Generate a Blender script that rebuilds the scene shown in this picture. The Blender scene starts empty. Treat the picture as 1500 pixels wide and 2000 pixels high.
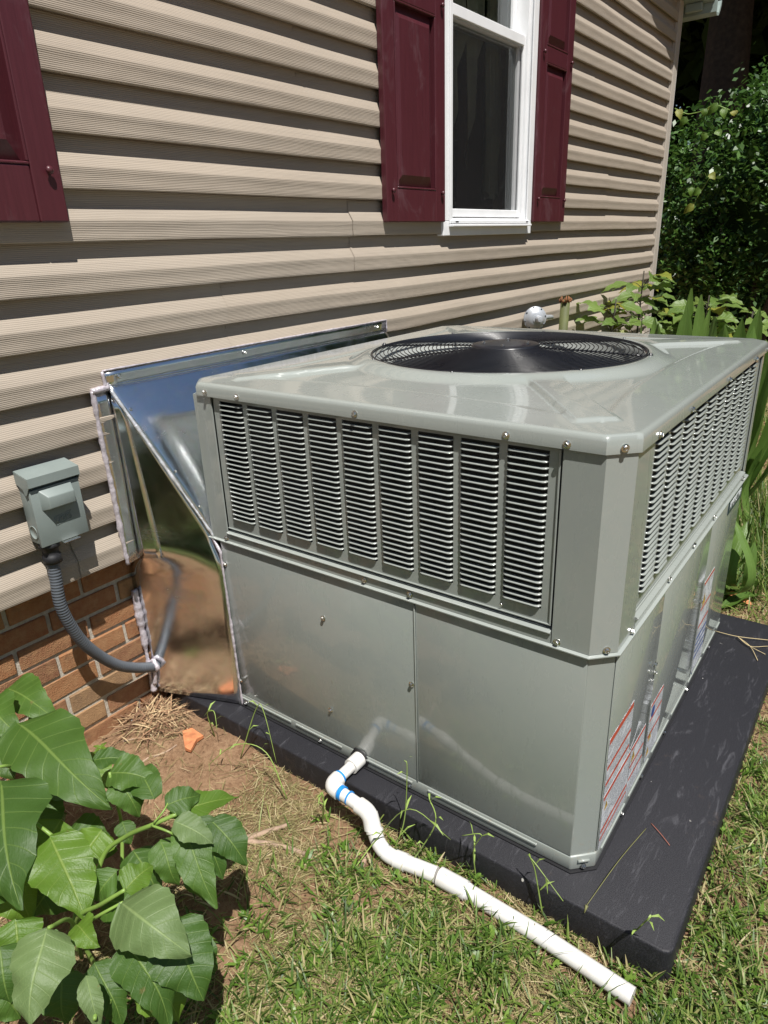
import bpy, bmesh, math, random
import numpy as np
from mathutils import Vector, Matrix

random.seed(7)
RNG = np.random.default_rng(11)
S = bpy.context.scene
COL = S.collection
PI = math.pi

# ------------------------------------------------------------------ camera
CAM_LOC = Vector((0.0, -1.776, 1.408))
YAW, PITCH, ROLL, FPX = math.radians(-52.84), math.radians(68.41), math.radians(-2.15), 1330.1
CAM_ROT = (Matrix.Rotation(YAW, 3, 'Z') @ Matrix.Rotation(PITCH, 3, 'X') @ Matrix.Rotation(ROLL, 3, 'Z'))
cd = bpy.data.cameras.new('camera')
cam = bpy.data.objects.new('camera', cd)
COL.objects.link(cam)
M4 = CAM_ROT.to_4x4(); M4.translation = CAM_LOC
cam.matrix_world = M4
cd.sensor_fit = 'VERTICAL'; cd.sensor_height = 36.0; cd.lens = 36.0 * FPX / 2000.0
cd.clip_start = 0.02; cd.clip_end = 400
S.camera = cam

# ------------------------------------------------------------------ light
SUN = Vector((0.65, 1.0, -2.4)).normalized()          # direction the light travels
sun_el = math.asin(-SUN.z)
to_sun = -SUN
az = math.atan2(to_sun.x, to_sun.y)                    # from +Y, clockwise
world = bpy.data.worlds.new('World'); S.world = world; world.use_nodes = True
wn = world.node_tree.nodes; wl = world.node_tree.links
bg = wn['Background']
sky = wn.new('ShaderNodeTexSky'); sky.sky_type = 'NISHITA'; sky.sun_disc = False
sky.sun_elevation = sun_el; sky.sun_rotation = az
sky.air_density = 1.0; sky.dust_density = 0.6; sky.ozone_density = 1.0
wl.new(sky.outputs[0], bg.inputs[0]); bg.inputs[1].default_value = 0.05
sd = bpy.data.lights.new('sun', 'SUN'); sd.energy = 4.9; sd.angle = math.radians(0.5); sd.color = (1.0, 0.965, 0.91)
so = bpy.data.objects.new('sun', sd); COL.objects.link(so)
so.rotation_euler = (-SUN).to_track_quat('Z', 'Y').to_euler()
so.location = (-3, -5, 12)
S.view_settings.view_transform = 'Standard'; S.view_settings.look = 'None'
S.view_settings.exposure = 0.52; S.view_settings.gamma = 1.0; S.view_settings.use_curve_mapping = False


def at(px, py, axis, val):
    """point of the place that a direction meets on the plane axis=val (photo 1500 x 2000)"""
    d = CAM_ROT @ Vector(((px - 750) / FPX, -(py - 1000) / FPX, -1.0))
    t = (val - CAM_LOC[axis]) / d[axis]
    return CAM_LOC + d * t


def wpx(n, P):
    """metres covered by n photo pixels at the distance of P"""
    f = CAM_ROT @ Vector((0, 0, -1))
    return n * (Vector(P) - CAM_LOC).dot(f) / FPX


# ------------------------------------------------------------------ helpers
def tag(o, label=None, cat=None, group=None, kind=None):
    if label: o['label'] = label
    if cat: o['category'] = cat
    if group: o['group'] = group
    if kind: o['kind'] = kind
    return o


def empty(name, loc, label, cat, group=None):
    o = bpy.data.objects.new(name, None); COL.objects.link(o)
    o.location = loc; o.empty_display_size = 0.05
    return tag(o, label, cat, group)


def link(name, me, parent=None, mat=None):
    if mat is not None:
        me.materials.clear()
        for m in (mat if isinstance(mat, (list, tuple)) else [mat]):
            me.materials.append(m)
    o = bpy.data.objects.new(name, me); COL.objects.link(o)
    if parent is not None:
        o.parent = parent
        r = Vector(parent.location)
        pp = parent.parent
        while pp is not None:
            r += Vector(pp.location); pp = pp.parent
        o.location = -r                      # meshes are written in world coordinates
    return o


class MB:
    """collects shapes into one mesh"""
    def __init__(s): s.bm = bmesh.new()

    def box(s, x0, x1, y0, y1, z0, z1, bev=0.0, seg=1):
        r = bmesh.ops.create_cube(s.bm, size=1.0)
        vs = r['verts']
        for v in vs:
            v.co = Vector((x0 + (v.co.x + .5) * (x1 - x0), y0 + (v.co.y + .5) * (y1 - y0), z0 + (v.co.z + .5) * (z1 - z0)))
        if bev > 0:
            es = list({e for v in vs for e in v.link_edges})
            bmesh.ops.bevel(s.bm, geom=es, offset=bev, segments=seg, affect='EDGES', profile=0.5)
        return s

    def prism(s, poly, z0, z1, bev=0.0, bseg=2):
        vs = [s.bm.verts.new((x, y, z0)) for x, y in poly]
        f = s.bm.faces.new(vs)
        r = bmesh.ops.extrude_face_region(s.bm, geom=[f])
        tv = [g for g in r['geom'] if isinstance(g, bmesh.types.BMVert)]
        for v in tv: v.co.z = z1
        bmesh.ops.recalc_face_normals(s.bm, faces=s.bm.faces[:])
        if bev > 0:
            es = [e for e in s.bm.edges if all(v in tv or v in vs for v in e.verts)]
            bmesh.ops.bevel(s.bm, geom=es, offset=bev, segments=bseg, affect='EDGES', profile=0.5)
        return s

    def quad(s, *pts):
        s.bm.faces.new([s.bm.verts.new(p) for p in pts]); return s

    def tube(s, pts, r, n=10, cap=True, radii=None):
        pts = [Vector(p) for p in pts]
        rings = []
        t0 = (pts[1] - pts[0]).normalized()
        up = Vector((0, 0, 1)) if abs(t0.z) < .9 else Vector((1, 0, 0))
        nrm = t0.cross(up).normalized()
        for i, p in enumerate(pts):
            a = pts[max(i - 1, 0)]; b = pts[min(i + 1, len(pts) - 1)]
            t = (b - a).normalized()
            nrm = (nrm - t * nrm.dot(t)).normalized()
            bi = t.cross(nrm)
            rr = radii[i] if radii else r
            rings.append([s.bm.verts.new(p + (nrm * math.cos(k * 2 * PI / n) + bi * math.sin(k * 2 * PI / n)) * rr) for k in range(n)])
        for a, b in zip(rings[:-1], rings[1:]):
            for k in range(n):
                f = s.bm.faces.new((a[k], a[(k + 1) % n], b[(k + 1) % n], b[k])); f.smooth = True
        if cap:
            s.bm.faces.new(rings[0][::-1]); s.bm.faces.new(rings[-1])
        return s

    def lathe(s, prof, n=24, M=None):
        """profile (r, h) about local z"""
        M = M or Matrix.Identity(4)
        rings = []
        for r, h in prof:
            rings.append([s.bm.verts.new(M @ Vector((r * math.cos(k * 2 * PI / n), r * math.sin(k * 2 * PI / n), h))) for k in range(n)])
        for a, b in zip(rings[:-1], rings[1:]):
            for k in range(n):
                f = s.bm.faces.new((a[k], a[(k + 1) % n], b[(k + 1) % n], b[k])); f.smooth = True
        s.bm.faces.new(rings[0][::-1]); s.bm.faces.new(rings[-1])
        return s

    def done(s, name, mat, parent=None, smooth=False, sharp=None):
        me = bpy.data.meshes.new(name)
        bmesh.ops.recalc_face_normals(s.bm, faces=s.bm.faces[:])
        s.bm.to_mesh(me); s.bm.free()
        if smooth:
            for p in me.polygons: p.use_smooth = True
        if sharp is not None:
            for p in me.polygons: p.use_smooth = True
            me.set_sharp_from_angle(angle=math.radians(sharp))
        return link(name, me, parent, mat)


def np_mesh(name, V, F, mat, parent=None, smooth=False, rnd=None, uv=None):
    """V (n,3), F (m,4) ints"""
    me = bpy.data.meshes.new(name)
    V = np.asarray(V, dtype=np.float32); F = np.asarray(F, dtype=np.int32)
    me.vertices.add(len(V)); me.vertices.foreach_set('co', V.ravel())
    me.loops.add(F.size); me.loops.foreach_set('vertex_index', F.ravel())
    me.polygons.add(len(F))
    me.polygons.foreach_set('loop_start', np.arange(0, F.size, F.shape[1], dtype=np.int32))
    me.polygons.foreach_set('loop_total', np.full(len(F), F.shape[1], dtype=np.int32))
    if smooth: me.polygons.foreach_set('use_smooth', np.ones(len(F), dtype=bool))
    me.update(calc_edges=True)
    if rnd is not None:
        a = me.attributes.new('rnd', 'FLOAT', 'FACE'); a.data.foreach_set('value', np.asarray(rnd, dtype=np.float32))
    if uv is not None:
        l = me.uv_layers.new(name='UVMap'); l.data.foreach_set('uv', np.asarray(uv, dtype=np.float32)[F.ravel()].ravel())
    return link(name, me, parent, mat)


# ------------------------------------------------------------------ materials
class MT:
    def __init__(s, name):
        s.m = bpy.data.materials.new(name); s.m.use_nodes = True
        s.n = s.m.node_tree.nodes; s.l = s.m.node_tree.links
        s.b = s.n['Principled BSDF']; s.out = s.n['Material Output']
        s._tc = None

    def tc(s, which='Object'):
        if s._tc is None: s._tc = s.n.new('ShaderNodeTexCoord')
        return s._tc.outputs[which]

    def mp(s, src, scale=(1, 1, 1), rot=(0, 0, 0), loc=(0, 0, 0)):
        m = s.n.new('ShaderNodeMapping'); s.l.new(src, m.inputs[0])
        m.inputs[3].default_value = scale; m.inputs[2].default_value = rot; m.inputs[1].default_value = loc
        return m.outputs[0]

    def noise(s, src, scale, detail=4, rough=.55, dist=0):
        t = s.n.new('ShaderNodeTexNoise'); s.l.new(src, t.inputs['Vector'])
        t.inputs['Scale'].default_value = scale; t.inputs['Detail'].default_value = detail
        t.inputs['Roughness'].default_value = rough; t.inputs['Distortion'].default_value = dist
        return t.outputs['Fac']

    def vor(s, src, scale, feature='F1'):
        t = s.n.new('ShaderNodeTexVoronoi'); s.l.new(src, t.inputs['Vector']); t.feature = feature
        t.inputs['Scale'].default_value = scale
        return t.outputs['Distance']

    def ramp(s, fac, stops, interp='LINEAR'):
        r = s.n.new('ShaderNodeValToRGB'); s.l.new(fac, r.inputs[0]); cr = r.color_ramp; cr.interpolation = interp
        while len(cr.elements) < len(stops): cr.elements.new(0.5)
        for e, (p, c) in zip(cr.elements, stops):
            e.position = p; e.color = (c, c, c, 1) if isinstance(c, (int, float)) else (*c, 1)
        return r.outputs[0]

    def mix(s, fac, a, b, mode='MIX'):
        m = s.n.new('ShaderNodeMix'); m.data_type = 'RGBA'; m.blend_type = mode
        for i, v in ((0, fac), (6, a), (7, b)):
            if hasattr(v, 'links'): s.l.new(v, m.inputs[i])
            elif isinstance(v, (int, float)): m.inputs[i].default_value = v if i == 0 else (v, v, v, 1)
            else: m.inputs[i].default_value = (*v, 1)
        return m.outputs[2]

    def math(s, op, a, b=0.0, c=0.0):
        m = s.n.new('ShaderNodeMath'); m.operation = op
        for i, v in enumerate((a, b, c)):
            if hasattr(v, 'links'): s.l.new(v, m.inputs[i])
            else: m.inputs[i].default_value = v
        return m.outputs[0]

    def attr(s, name, out='Fac'):
        a = s.n.new('ShaderNodeAttribute'); a.attribute_name = name; return a.outputs[out]

    def objrand(s):
        return s.n.new('ShaderNodeObjectInfo').outputs['Random']

    def bump(s, h, strength=.3, dist=.01, prev=None):
        b = s.n.new('ShaderNodeBump'); b.inputs['Strength'].default_value = strength; b.inputs['Distance'].default_value = dist
        s.l.new(h, b.inputs['Height'])
        if prev is not None: s.l.new(prev, b.inputs['Normal'])
        return b.outputs[0]

    def set(s, **k):
        names = dict(col='Base Color', rough='Roughness', metal='Metallic', coat='Coat Weight', coatr='Coat Roughness',
                     spec='Specular IOR Level', normal='Normal', alpha='Alpha', trans='Transmission Weight', ior='IOR',
                     sheen='Sheen Weight', cnormal='Coat Normal')
        for a, v in k.items():
            i = s.b.inputs[names[a]]
            if hasattr(v, 'links'): s.l.new(v, i)
            elif isinstance(v, (tuple, list)): i.default_value = (*v, 1)
            else: i.default_value = v
        return s.m


def simple(name, col, rough=.5, metal=0, spec=.5, coat=0, var=.08, vscale=12, bump=0.0, bscale=200):
    t = MT(name); o = t.tc()
    n = t.noise(o, vscale, 5)
    c = t.mix(t.ramp(n, [(.3, 0), (.7, 1)]), tuple(x * (1 - var) for x in col), tuple(min(1, x * (1 + var)) for x in col))
    t.set(col=c, rough=t.ramp(n, [(.2, max(rough - .06, 0.02)), (.8, min(1, rough + .06))]), metal=metal, spec=spec, coat=coat)
    if bump: t.set(normal=t.bump(t.noise(o, bscale, 3), bump, .002))
    return t.m


def paint_mat():
    t = MT('sage_grey_enamel'); o = t.tc()
    n1 = t.noise(o, 3.0, 5); n2 = t.noise(o, 60, 4, .7); n3 = t.noise(t.mp(o, (1, 1, .35)), 9, 6, .65)
    c = t.mix(t.ramp(n1, [(.3, 0), (.7, 1)]), (.262, .288, .270), (.284, .307, .288))
    specks = t.ramp(t.noise(o, 55, 2, .5), [(.765, 0), (.80, 1)])
    c = t.mix(t.math('MULTIPLY', specks, .5), c, (.20, .185, .15))
    dust = t.ramp(n3, [(.55, 0), (.85, .10)])
    sz = t.n.new('ShaderNodeSeparateXYZ'); t.l.new(t.n.new('ShaderNodeNewGeometry').outputs['Position'], sz.inputs[0])
    low = t.ramp(sz.outputs[2], [(.0, 1), (.16, .0)]); spl = t.ramp(t.noise(o, 85, 4, .7), [(.56, 0), (.68, 1)])
    c = t.mix(t.math('MULTIPLY', t.math('MULTIPLY', low, spl), .45), c, (.30, .22, .15))
    c = t.mix(dust, c, (.36, .35, .31))
    r = t.ramp(n3, [(.3, .22), (.75, .34)])
    wob = t.bump(t.noise(o, 4, 2), .045, .01)
    nb = t.bump(n2, .05, .0008, wob)
    t.set(col=c, rough=r, spec=.5, normal=wob, coat=.8, coatr=.045, cnormal=wob)
    return t.m


M_PAINT = paint_mat()


def siding_mat():
    t = MT('tan_vinyl_siding'); o = t.tc()
    v = t.mp(o, (5, 1, 260))
    g = t.noise(v, 1.0, 5, .62, .6)
    lines = t.noise(t.mp(o, (2.2, 1, 150)), 1.0, 3, .5, .5)
    big = t.noise(o, 1.7, 4); r = t.objrand()
    c = t.mix(t.ramp(big, [(.3, 0), (.7, 1)]), (.335, .282, .226), (.375, .318, .256))
    c = t.mix(t.math('MULTIPLY', r, .35), c, (.36, .32, .27))
    c = t.mix(t.ramp(lines, [(.30, .32), (.5, 0)]), c, (.25, .215, .18))
    dirt = t.ramp(t.noise(t.mp(o, (.6, 1, 6)), 3, 6, .7), [(.56, 0), (.78, .22)])
    c = t.mix(dirt, c, (.28, .22, .165))
    sz = t.n.new('ShaderNodeSeparateXYZ'); t.l.new(t.n.new('ShaderNodeNewGeometry').outputs['Position'], sz.inputs[0])
    wv = t.math('SINE', t.math('ADD', t.math('MULTIPLY', sz.outputs[2], 1450.0), t.math('MULTIPLY', t.noise(t.mp(o, (2.2, 1, 12)), 1.0, 4, .6), 16.0)))
    h = t.math('ADD', t.math('MULTIPLY', g, .35), t.math('MULTIPLY', wv, .14))
    t.set(col=c, rough=.52, spec=.4, normal=t.bump(h, .8, .0022, t.bump(t.noise(t.mp(o, (1, 1, 3)), 2.2, 3), .35, .02)))
    return t.m


def shutter_mat():
    t = MT('burgundy_vinyl'); o = t.tc()
    g = t.noise(t.mp(o, (130, 130, 5)), 1.0, 4, .6, .7)
    pale_sheen = t.ramp(t.noise(t.mp(o, (3.0, 3, 1.6), rot=(0, .35, 0)), 2.1, 7, .72, 1.2), [(.55, 0), (.78, .26)])  # faint pale reflections painted into the vinyl colour as smears
    c = t.mix(t.ramp(g, [(.3, 0), (.7, 1)]), (.062, .0125, .018), (.080, .017, .024))
    c = t.mix(pale_sheen, c, (.26, .19, .21))
    t.set(col=c, rough=.38, spec=.5, normal=t.bump(g, .35, .001))
    return t.m


def brick_mat():
    t = MT('rust_brick'); o = t.tc(); r = t.objrand()
    base = t.ramp(r, [(0, (.26, .105, .050)), (.25, (.32, .150, .070)), (.5, (.19, .085, .050)), (.7, (.34, .185, .085)), (.85, (.22, .15, .095)), (1, (.27, .12, .065))])
    n = t.noise(o, 38, 6, .7)
    c = t.mix(t.ramp(n, [(.35, .0), (.75, .55)]), base, (.46, .29, .15))
    spots = t.ramp(t.noise(t.mp(o, (2, 2, 2), loc=(5, 1, 2)), 9, 6, .7), [(.55, 0), (.72, .6)])
    c = t.mix(spots, c, (.17, .115, .075))
    pits = t.vor(o, 260)
    t.set(col=c, rough=.92, spec=.2, normal=t.bump(t.math('ADD', t.noise(o, 160, 5, .7), t.math('MULTIPLY', pits, .5)), .9, .003))
    return t.m


def mortar_mat():
    t = MT('pale_mortar'); o = t.tc()
    n = t.noise(o, 90, 6, .7)
    c = t.mix(t.ramp(n, [(.3, 0), (.7, 1)]), (.38, .34, .28), (.60, .55, .47))
    t.set(col=c, rough=.95, spec=.1, normal=t.bump(t.noise(o, 190, 5, .7), 1.0, .004))
    return t.m


def galv_mat():
    t = MT('galvanised_sheet'); o = t.tc()
    n = t.noise(o, 16, 5, .6)
    sm = t.ramp(t.noise(t.mp(o, (1, 1, 1.6)), 5.5, 7, .7, .8), [(.5, 0), (.72, 1)])
    c = t.mix(sm, (.80, .82, .84), (.62, .63, .64))
    sp_ = t.n.new('ShaderNodeTexVoronoi'); t.l.new(o, sp_.inputs['Vector']); sp_.inputs['Scale'].default_value = 70
    c = t.mix(.10, c, sp_.outputs['Color'], 'OVERLAY')
    r = t.math('ADD', t.ramp(n, [(.3, .12), (.7, .19)]), t.math('MULTIPLY', sm, .16))
    wob = t.bump(t.noise(o, 4.0, 2), .25, .02)
    scr = t.bump(t.noise(t.mp(o, (40, 40, 900), rot=(.3, .5, .2)), 1, 2), .06, .0006, wob)
    t.set(col=c, rough=r, metal=1, normal=scr)
    return t.m


def pad_mat():
    t = MT('black_plastic_pad'); o = t.tc()
    n = t.noise(o, 420, 3, .7)
    sc = t.ramp(t.noise(t.mp(o, (2.2, 11, 4), rot=(0, 0, .5)), 3.2, 7, .75, 1.4), [(.56, 0), (.78, .55)])
    soil = t.ramp(t.noise(t.mp(o, loc=(3, 4, 0)), 4.4, 6, .65), [(.62, 0), (.78, .55)])
    c = t.mix(t.ramp(n, [(.42, 0), (.75, 1)]), (.009, .009, .0115), (.036, .036, .044))
    c = t.mix(sc, c, (.13, .13, .145)); c = t.mix(soil, c, (.15, .105, .075))
    chips = t.ramp(t.noise(o, 34, 2, .5), [(.74, 0), (.755, 1)])
    lim = t.noise(t.mp(o, loc=(9, 2, 0)), 2.2, 2)
    c = t.mix(t.math('MULTIPLY', chips, t.ramp(lim, [(.5, 0), (.62, 1)])), c, (.6, .58, .54))
    t.set(col=c, rough=t.ramp(n, [(.3, .42), (.7, .66)]), spec=.34, normal=t.bump(n, .55, .0012))
    return t.m


def soil_mat():
    t = MT('clay_soil'); o = t.tc()
    n = t.noise(o, 9, 8, .68); f = t.noise(o, 70, 7, .75); g = t.noise(o, 320, 4, .7)
    c = t.mix(t.ramp(n, [(.3, 0), (.7, 1)]), (.235, .140, .080), (.37, .245, .150))
    c = t.mix(t.ramp(f, [(.35, .7), (.6, 0)]), c, (.15, .078, .045))
    c = t.mix(t.ramp(g, [(.6, 0), (.75, .5)]), c, (.50, .37, .26))
    h = t.math('ADD', t.math('MULTIPLY', f, .7), t.math('MULTIPLY', g, .35))
    t.set(col=c, rough=.97, spec=.1, normal=t.bump(h, 1.0, .012))
    return t.m


def leaf_mat(name, dark, light, vein=None, rough=.42, transl=.35, veins=9, nscale=12, spec=.5, uvm=True, under=None):
    """leaf blade: colour from per face random, veins from the leaf's own uv"""
    t = MT(name)
    r = t.attr('rnd') if not uvm else t.objrand()
    c = t.mix(r, dark, light)
    o = t.tc()
    c = t.mix(t.ramp(t.noise(o, nscale, 5, .6), [(.35, .35), (.65, 0)]), c, tuple(x * .65 for x in dark))
    nrm = None
    if uvm and vein:
        uv = t.tc('UV'); sp = t.n.new('ShaderNodeSeparateXYZ'); t.l.new(uv, sp.inputs[0])
        u = t.math('ABSOLUTE', t.math('SUBTRACT', sp.outputs[0], .5))
        ph = t.math('FRACT', t.math('SUBTRACT', t.math('MULTIPLY', sp.outputs[1], veins), t.math('MULTIPLY', u, 2.6)))
        dv = t.math('ABSOLUTE', t.math('SUBTRACT', ph, .5))
        lat = t.ramp(dv, [(.0, 1), (.03, .4), (.06, 0)])
        mid = t.ramp(u, [(.0, 1), (.012, .9), (.026, 0)])
        vm = t.math('MAXIMUM', t.math('MULTIPLY', lat, .55), mid)
        c = t.mix(t.math('MULTIPLY', vm, .62), c, vein)
        puck = t.math('SINE', t.math('MULTIPLY', ph, 6.283))
        hh = t.math('ADD', t.math('MULTIPLY', puck, .22), t.math('MULTIPLY', vm, -.8))
        hh = t.math('ADD', hh, t.math('MULTIPLY', t.noise(uv, 26, 4, .6), .9))
        nrm = t.bump(hh, .4, .003)
        dry = t.ramp(t.noise(t.mp(o, loc=(2, 7, 1)), 19, 5, .7), [(.66, 0), (.72, .8)])
        c = t.mix(dry, c, (.16, .12, .04))
    if under:
        gi = t.n.new('ShaderNodeNewGeometry')
        c = t.mix(t.math('MULTIPLY', gi.outputs['Backfacing'], .8), c, under)
    t.set(col=c, rough=rough, spec=spec)
    if nrm is not None: t.set(normal=nrm)
    tr = t.n.new('ShaderNodeBsdfTranslucent')
    c2 = t.mix(.5, c, tuple(min(1, x * 2.2) for x in light))
    t.l.new(c2, tr.inputs[0])
    ms = t.n.new('ShaderNodeMixShader'); ms.inputs[0].default_value = transl
    t.l.new(t.b.outputs[0], ms.inputs[1]); t.l.new(tr.outputs[0], ms.inputs[2]); t.l.new(ms.outputs[0], t.out.inputs[0])
    return t.m


def grass_mat(name, ramp, rough=.5, transl=.3):
    t = MT(name); r = t.attr('rnd'); c = t.ramp(r, ramp)
    t.set(col=c, rough=rough, spec=.35)
    tr = t.n.new('ShaderNodeBsdfTranslucent'); t.l.new(c, tr.inputs[0])
    ms = t.n.new('ShaderNodeMixShader'); ms.inputs[0].default_value = transl
    t.l.new(t.b.outputs[0], ms.inputs[1]); t.l.new(tr.outputs[0], ms.inputs[2]); t.l.new(ms.outputs[0], t.out.inputs[0])
    return t.m


M_SIDING = siding_mat(); M_SHUT = shutter_mat(); M_BRICK = brick_mat(); M_MORTAR = mortar_mat(); M_GALV = galv_mat()
M_PAD = pad_mat(); M_SOIL = soil_mat()
M_WHITE = simple('white_vinyl', (.78, .79, .80), .35, var=.03)
M_TRIM = simple('tan_trim', (.43, .385, .335), .5, var=.06)
M_PVC = simple('white_pvc', (.62, .61, .59), .30, var=.06, vscale=20)
def pvc_dirt():
    t = MT('white_pvc_pipe'); o = t.tc(); n = t.noise(o, 26, 6, .7); n2 = t.noise(t.mp(o, (1, .4, 1), loc=(4, 1, 0)), 60, 5, .7)
    c = t.mix(t.ramp(n, [(.52, 0), (.8, .5)]), (.63, .62, .60), (.46, .38, .30)); c = t.mix(t.ramp(n2, [(.62, 0), (.72, .35)]), c, (.34, .25, .18))
    t.set(col=c, rough=t.ramp(n, [(.3, .22), (.8, .5)]), spec=.5); return t.m


M_PVC = pvc_dirt()
M_BLUE = simple('blue_primer', (.015, .22, .60), .4)
M_GREYBOX = simple('grey_enclosure_paint', (.20, .235, .225), .42, var=.06, bump=.12, bscale=500)
M_CONDUIT = simple('grey_flexible_conduit', (.085, .095, .11), .45)
M_BLACK = simple('black_rubber', (.012, .012, .014), .55)
M_WIRE = simple('black_coated_wire', (.010, .011, .015), .30, spec=.6)
M_SCREW = simple('zinc_screw', (.72, .72, .70), .22, metal=1)
M_CAULK = simple('silver_caulk', (.50, .46, .50), .35, metal=.25, var=.3, vscale=90, bump=.8, bscale=120)
M_WHITECAULK = simple('bright_sealant', (.70, .71, .74), .25, metal=.55, var=.2, vscale=60, bump=.9, bscale=90)
M_COIL = simple('dark_coil_fins', (.010, .013, .020), .5)
M_BLADE = simple('fan_blade_metal', (.38, .39, .40), .35, metal=.6)
M_SHROUD = simple('inner_shroud_paint', (.40, .42, .40), .5)
M_REG = simple('regulator_grey', (.45, .47, .50), .35, metal=.3)
M_BARK = simple('dark_bark', (.055, .042, .032), .9, var=.4, vscale=14, bump=1, bscale=30)
M_STICK = simple('weathered_stick', (.30, .21, .15), .85, var=.35, vscale=30, bump=.6, bscale=90)
M_STRAWM = simple('pale_straw_stalk', (.50, .40, .22), .7)
M_RUST = simple('terracotta_shard', (.46, .17, .07), .8, var=.3, vscale=40, bump=.5)
M_STEMG = simple('green_stem', (.17, .27, .055), .45, var=.2, vscale=9)
M_STEMD = simple('dark_twig', (.05, .045, .03), .8)
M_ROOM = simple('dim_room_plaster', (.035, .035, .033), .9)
M_CURT = simple('olive_curtain_cloth', (.50, .50, .40), .85, var=.12, vscale=8)
M_ROOF = simple('grey_shingle', (.06, .058, .055), .9, var=.4, vscale=30, bump=1, bscale=80)
M_SOFFIT = simple('white_soffit', (.72, .73, .73), .5)
M_GUTTER = simple('grey_green_gutter', (.27, .33, .31), .45)
M_TOOTH = simple('stone_grey', (.28, .26, .24), .9, var=.3, bump=.6)


def glass_mat(name, tint, k):
    t = MT(name)
    gl = t.n.new('ShaderNodeBsdfGlossy'); gl.inputs['Roughness'].default_value = .01; gl.inputs[0].default_value = (.9, .95, .95, 1)
    tr = t.n.new('ShaderNodeBsdfTransparent'); tr.inputs[0].default_value = (*tint, 1)
    fr = t.n.new('ShaderNodeFresnel'); fr.inputs[0].default_value = 1.55
    f = t.math('MULTIPLY', fr.outputs[0], k)
    ms = t.n.new('ShaderNodeMixShader'); t.l.new(f, ms.inputs[0]); t.l.new(tr.outputs[0], ms.inputs[1]); t.l.new(gl.outputs[0], ms.inputs[2])
    t.l.new(ms.outputs[0], t.out.inputs[0]); return t.m


M_GLASS = glass_mat('window_glass', (.75, .80, .78), 1.9)


def screen_mat():
    t = MT('insect_screen_mesh')
    t.set(col=(.02, .02, .022), rough=.8)
    tr = t.n.new('ShaderNodeBsdfTransparent')
    ms = t.n.new('ShaderNodeMixShader'); ms.inputs[0].default_value = .30
    t.l.new(tr.outputs[0], ms.inputs[1]); t.l.new(t.b.outputs[0], ms.inputs[2]); t.l.new(ms.outputs[0], t.out.inputs[0]); return t.m


M_SCREEN = screen_mat()

# ------------------------------------------------------------------ ground
X_L, X_R, Y_F, Y_B = 1.193, 2.580, -1.430, -0.200      # cabinet of the unit
PX0, PX1, PY0, PY1 = 1.118, 2.660, -1.640, 0.062       # pad under it (top at z = 0)


def ground_z(x, y):
    x = np.asarray(x, float); y = np.asarray(y, float)
    base = -0.056 - 0.032 * np.clip(-(y - .06) / 1.0, 0, 1) - .012 * np.clip((-y - 1.2) / 3, 0, 1)
    b = .006 * np.sin(x * 9 + 1.3 * np.sin(y * 7)) + .005 * np.sin(y * 13 + x * 5) + .003 * np.sin(x * 31 + y * 23)
    heap = .022 * np.exp(-(((x - .98) / .10) ** 2 + ((y + .0) / .09) ** 2))
    far = .02 * np.sin(x * .9) * np.clip((x - 4) / 4, 0, 1)
    return base + b + heap + far


xs = np.concatenate([np.linspace(-60, -3, 20), np.linspace(-2.8, -.2, 20), np.arange(0, 3.0, .016), np.arange(3.0, 8, .12), np.linspace(8.5, 90, 30)])
ys = np.concatenate([np.linspace(-70, -4.2, 24), np.arange(-4, -2.2, .08), np.arange(-2.2, .12, .016), np.arange(.2, 3, .2), np.linspace(3.5, 70, 20)])
GX, GY = np.meshgrid(xs, ys); GZ = ground_z(GX, GY)
fine = (GX > 0) & (GX < 3) & (GY > -2.2) & (GY < .12)
GZ = GZ + np.where(fine, RNG.normal(0, .0016, GX.shape), 0)
nx = len(xs); idx = np.arange(len(xs) * len(ys)).reshape(len(ys), nx)
F = np.stack([idx[:-1, :-1], idx[:-1, 1:], idx[1:, 1:], idx[1:, :-1]], -1).reshape(-1, 4)
g = np_mesh('ground', np.stack([GX, GY, GZ], -1).reshape(-1, 3), F, M_SOIL, smooth=True); tag(g, kind='structure')

# ------------------------------------------------------------------ house
P = 0.127; Z0 = 1.308 - 6 * P                          # bottom of the lowest course (0.546)
HX0, HX1 = -3.2, 6.17
house = empty('house', (0, 0.065, 0), 'tan vinyl sided house wall with burgundy shutters on a brick foundation', 'house')

# foundation: mortar body with every brick that shows
fb = MB(); fb.box(HX0, 6.2, .0695, .30, -.25, Z0 - .012); found = fb.done('foundation', M_MORTAR, house)
BC = .0735; BL = .226
brick_meshes = []
for i in range(6):
    b = MB(); b.box(-(BL - .012) / 2, (BL - .012) / 2, -.0095, .05, -(BC - .0125) / 2, (BC - .0125) / 2, .0035, 2)
    for v in b.bm.verts: v.co += Vector((random.uniform(-1, 1), random.uniform(-1, 1), random.uniform(-1, 1))) * .0012
    me = bpy.data.meshes.new('brick'); b.bm.to_mesh(me); b.bm.free(); me.materials.append(M_BRICK); brick_meshes.append(me)
hb = MB(); hb.box(-.05, .05, -.0095, .05, -(BC - .0125) / 2, (BC - .0125) / 2, .0035, 2)
half_me = bpy.data.meshes.new('brick'); hb.bm.to_mesh(half_me); hb.bm.free(); half_me.materials.append(M_BRICK)
row_joint_z = .372                                     # bed joint seen at the shadow line
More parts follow.
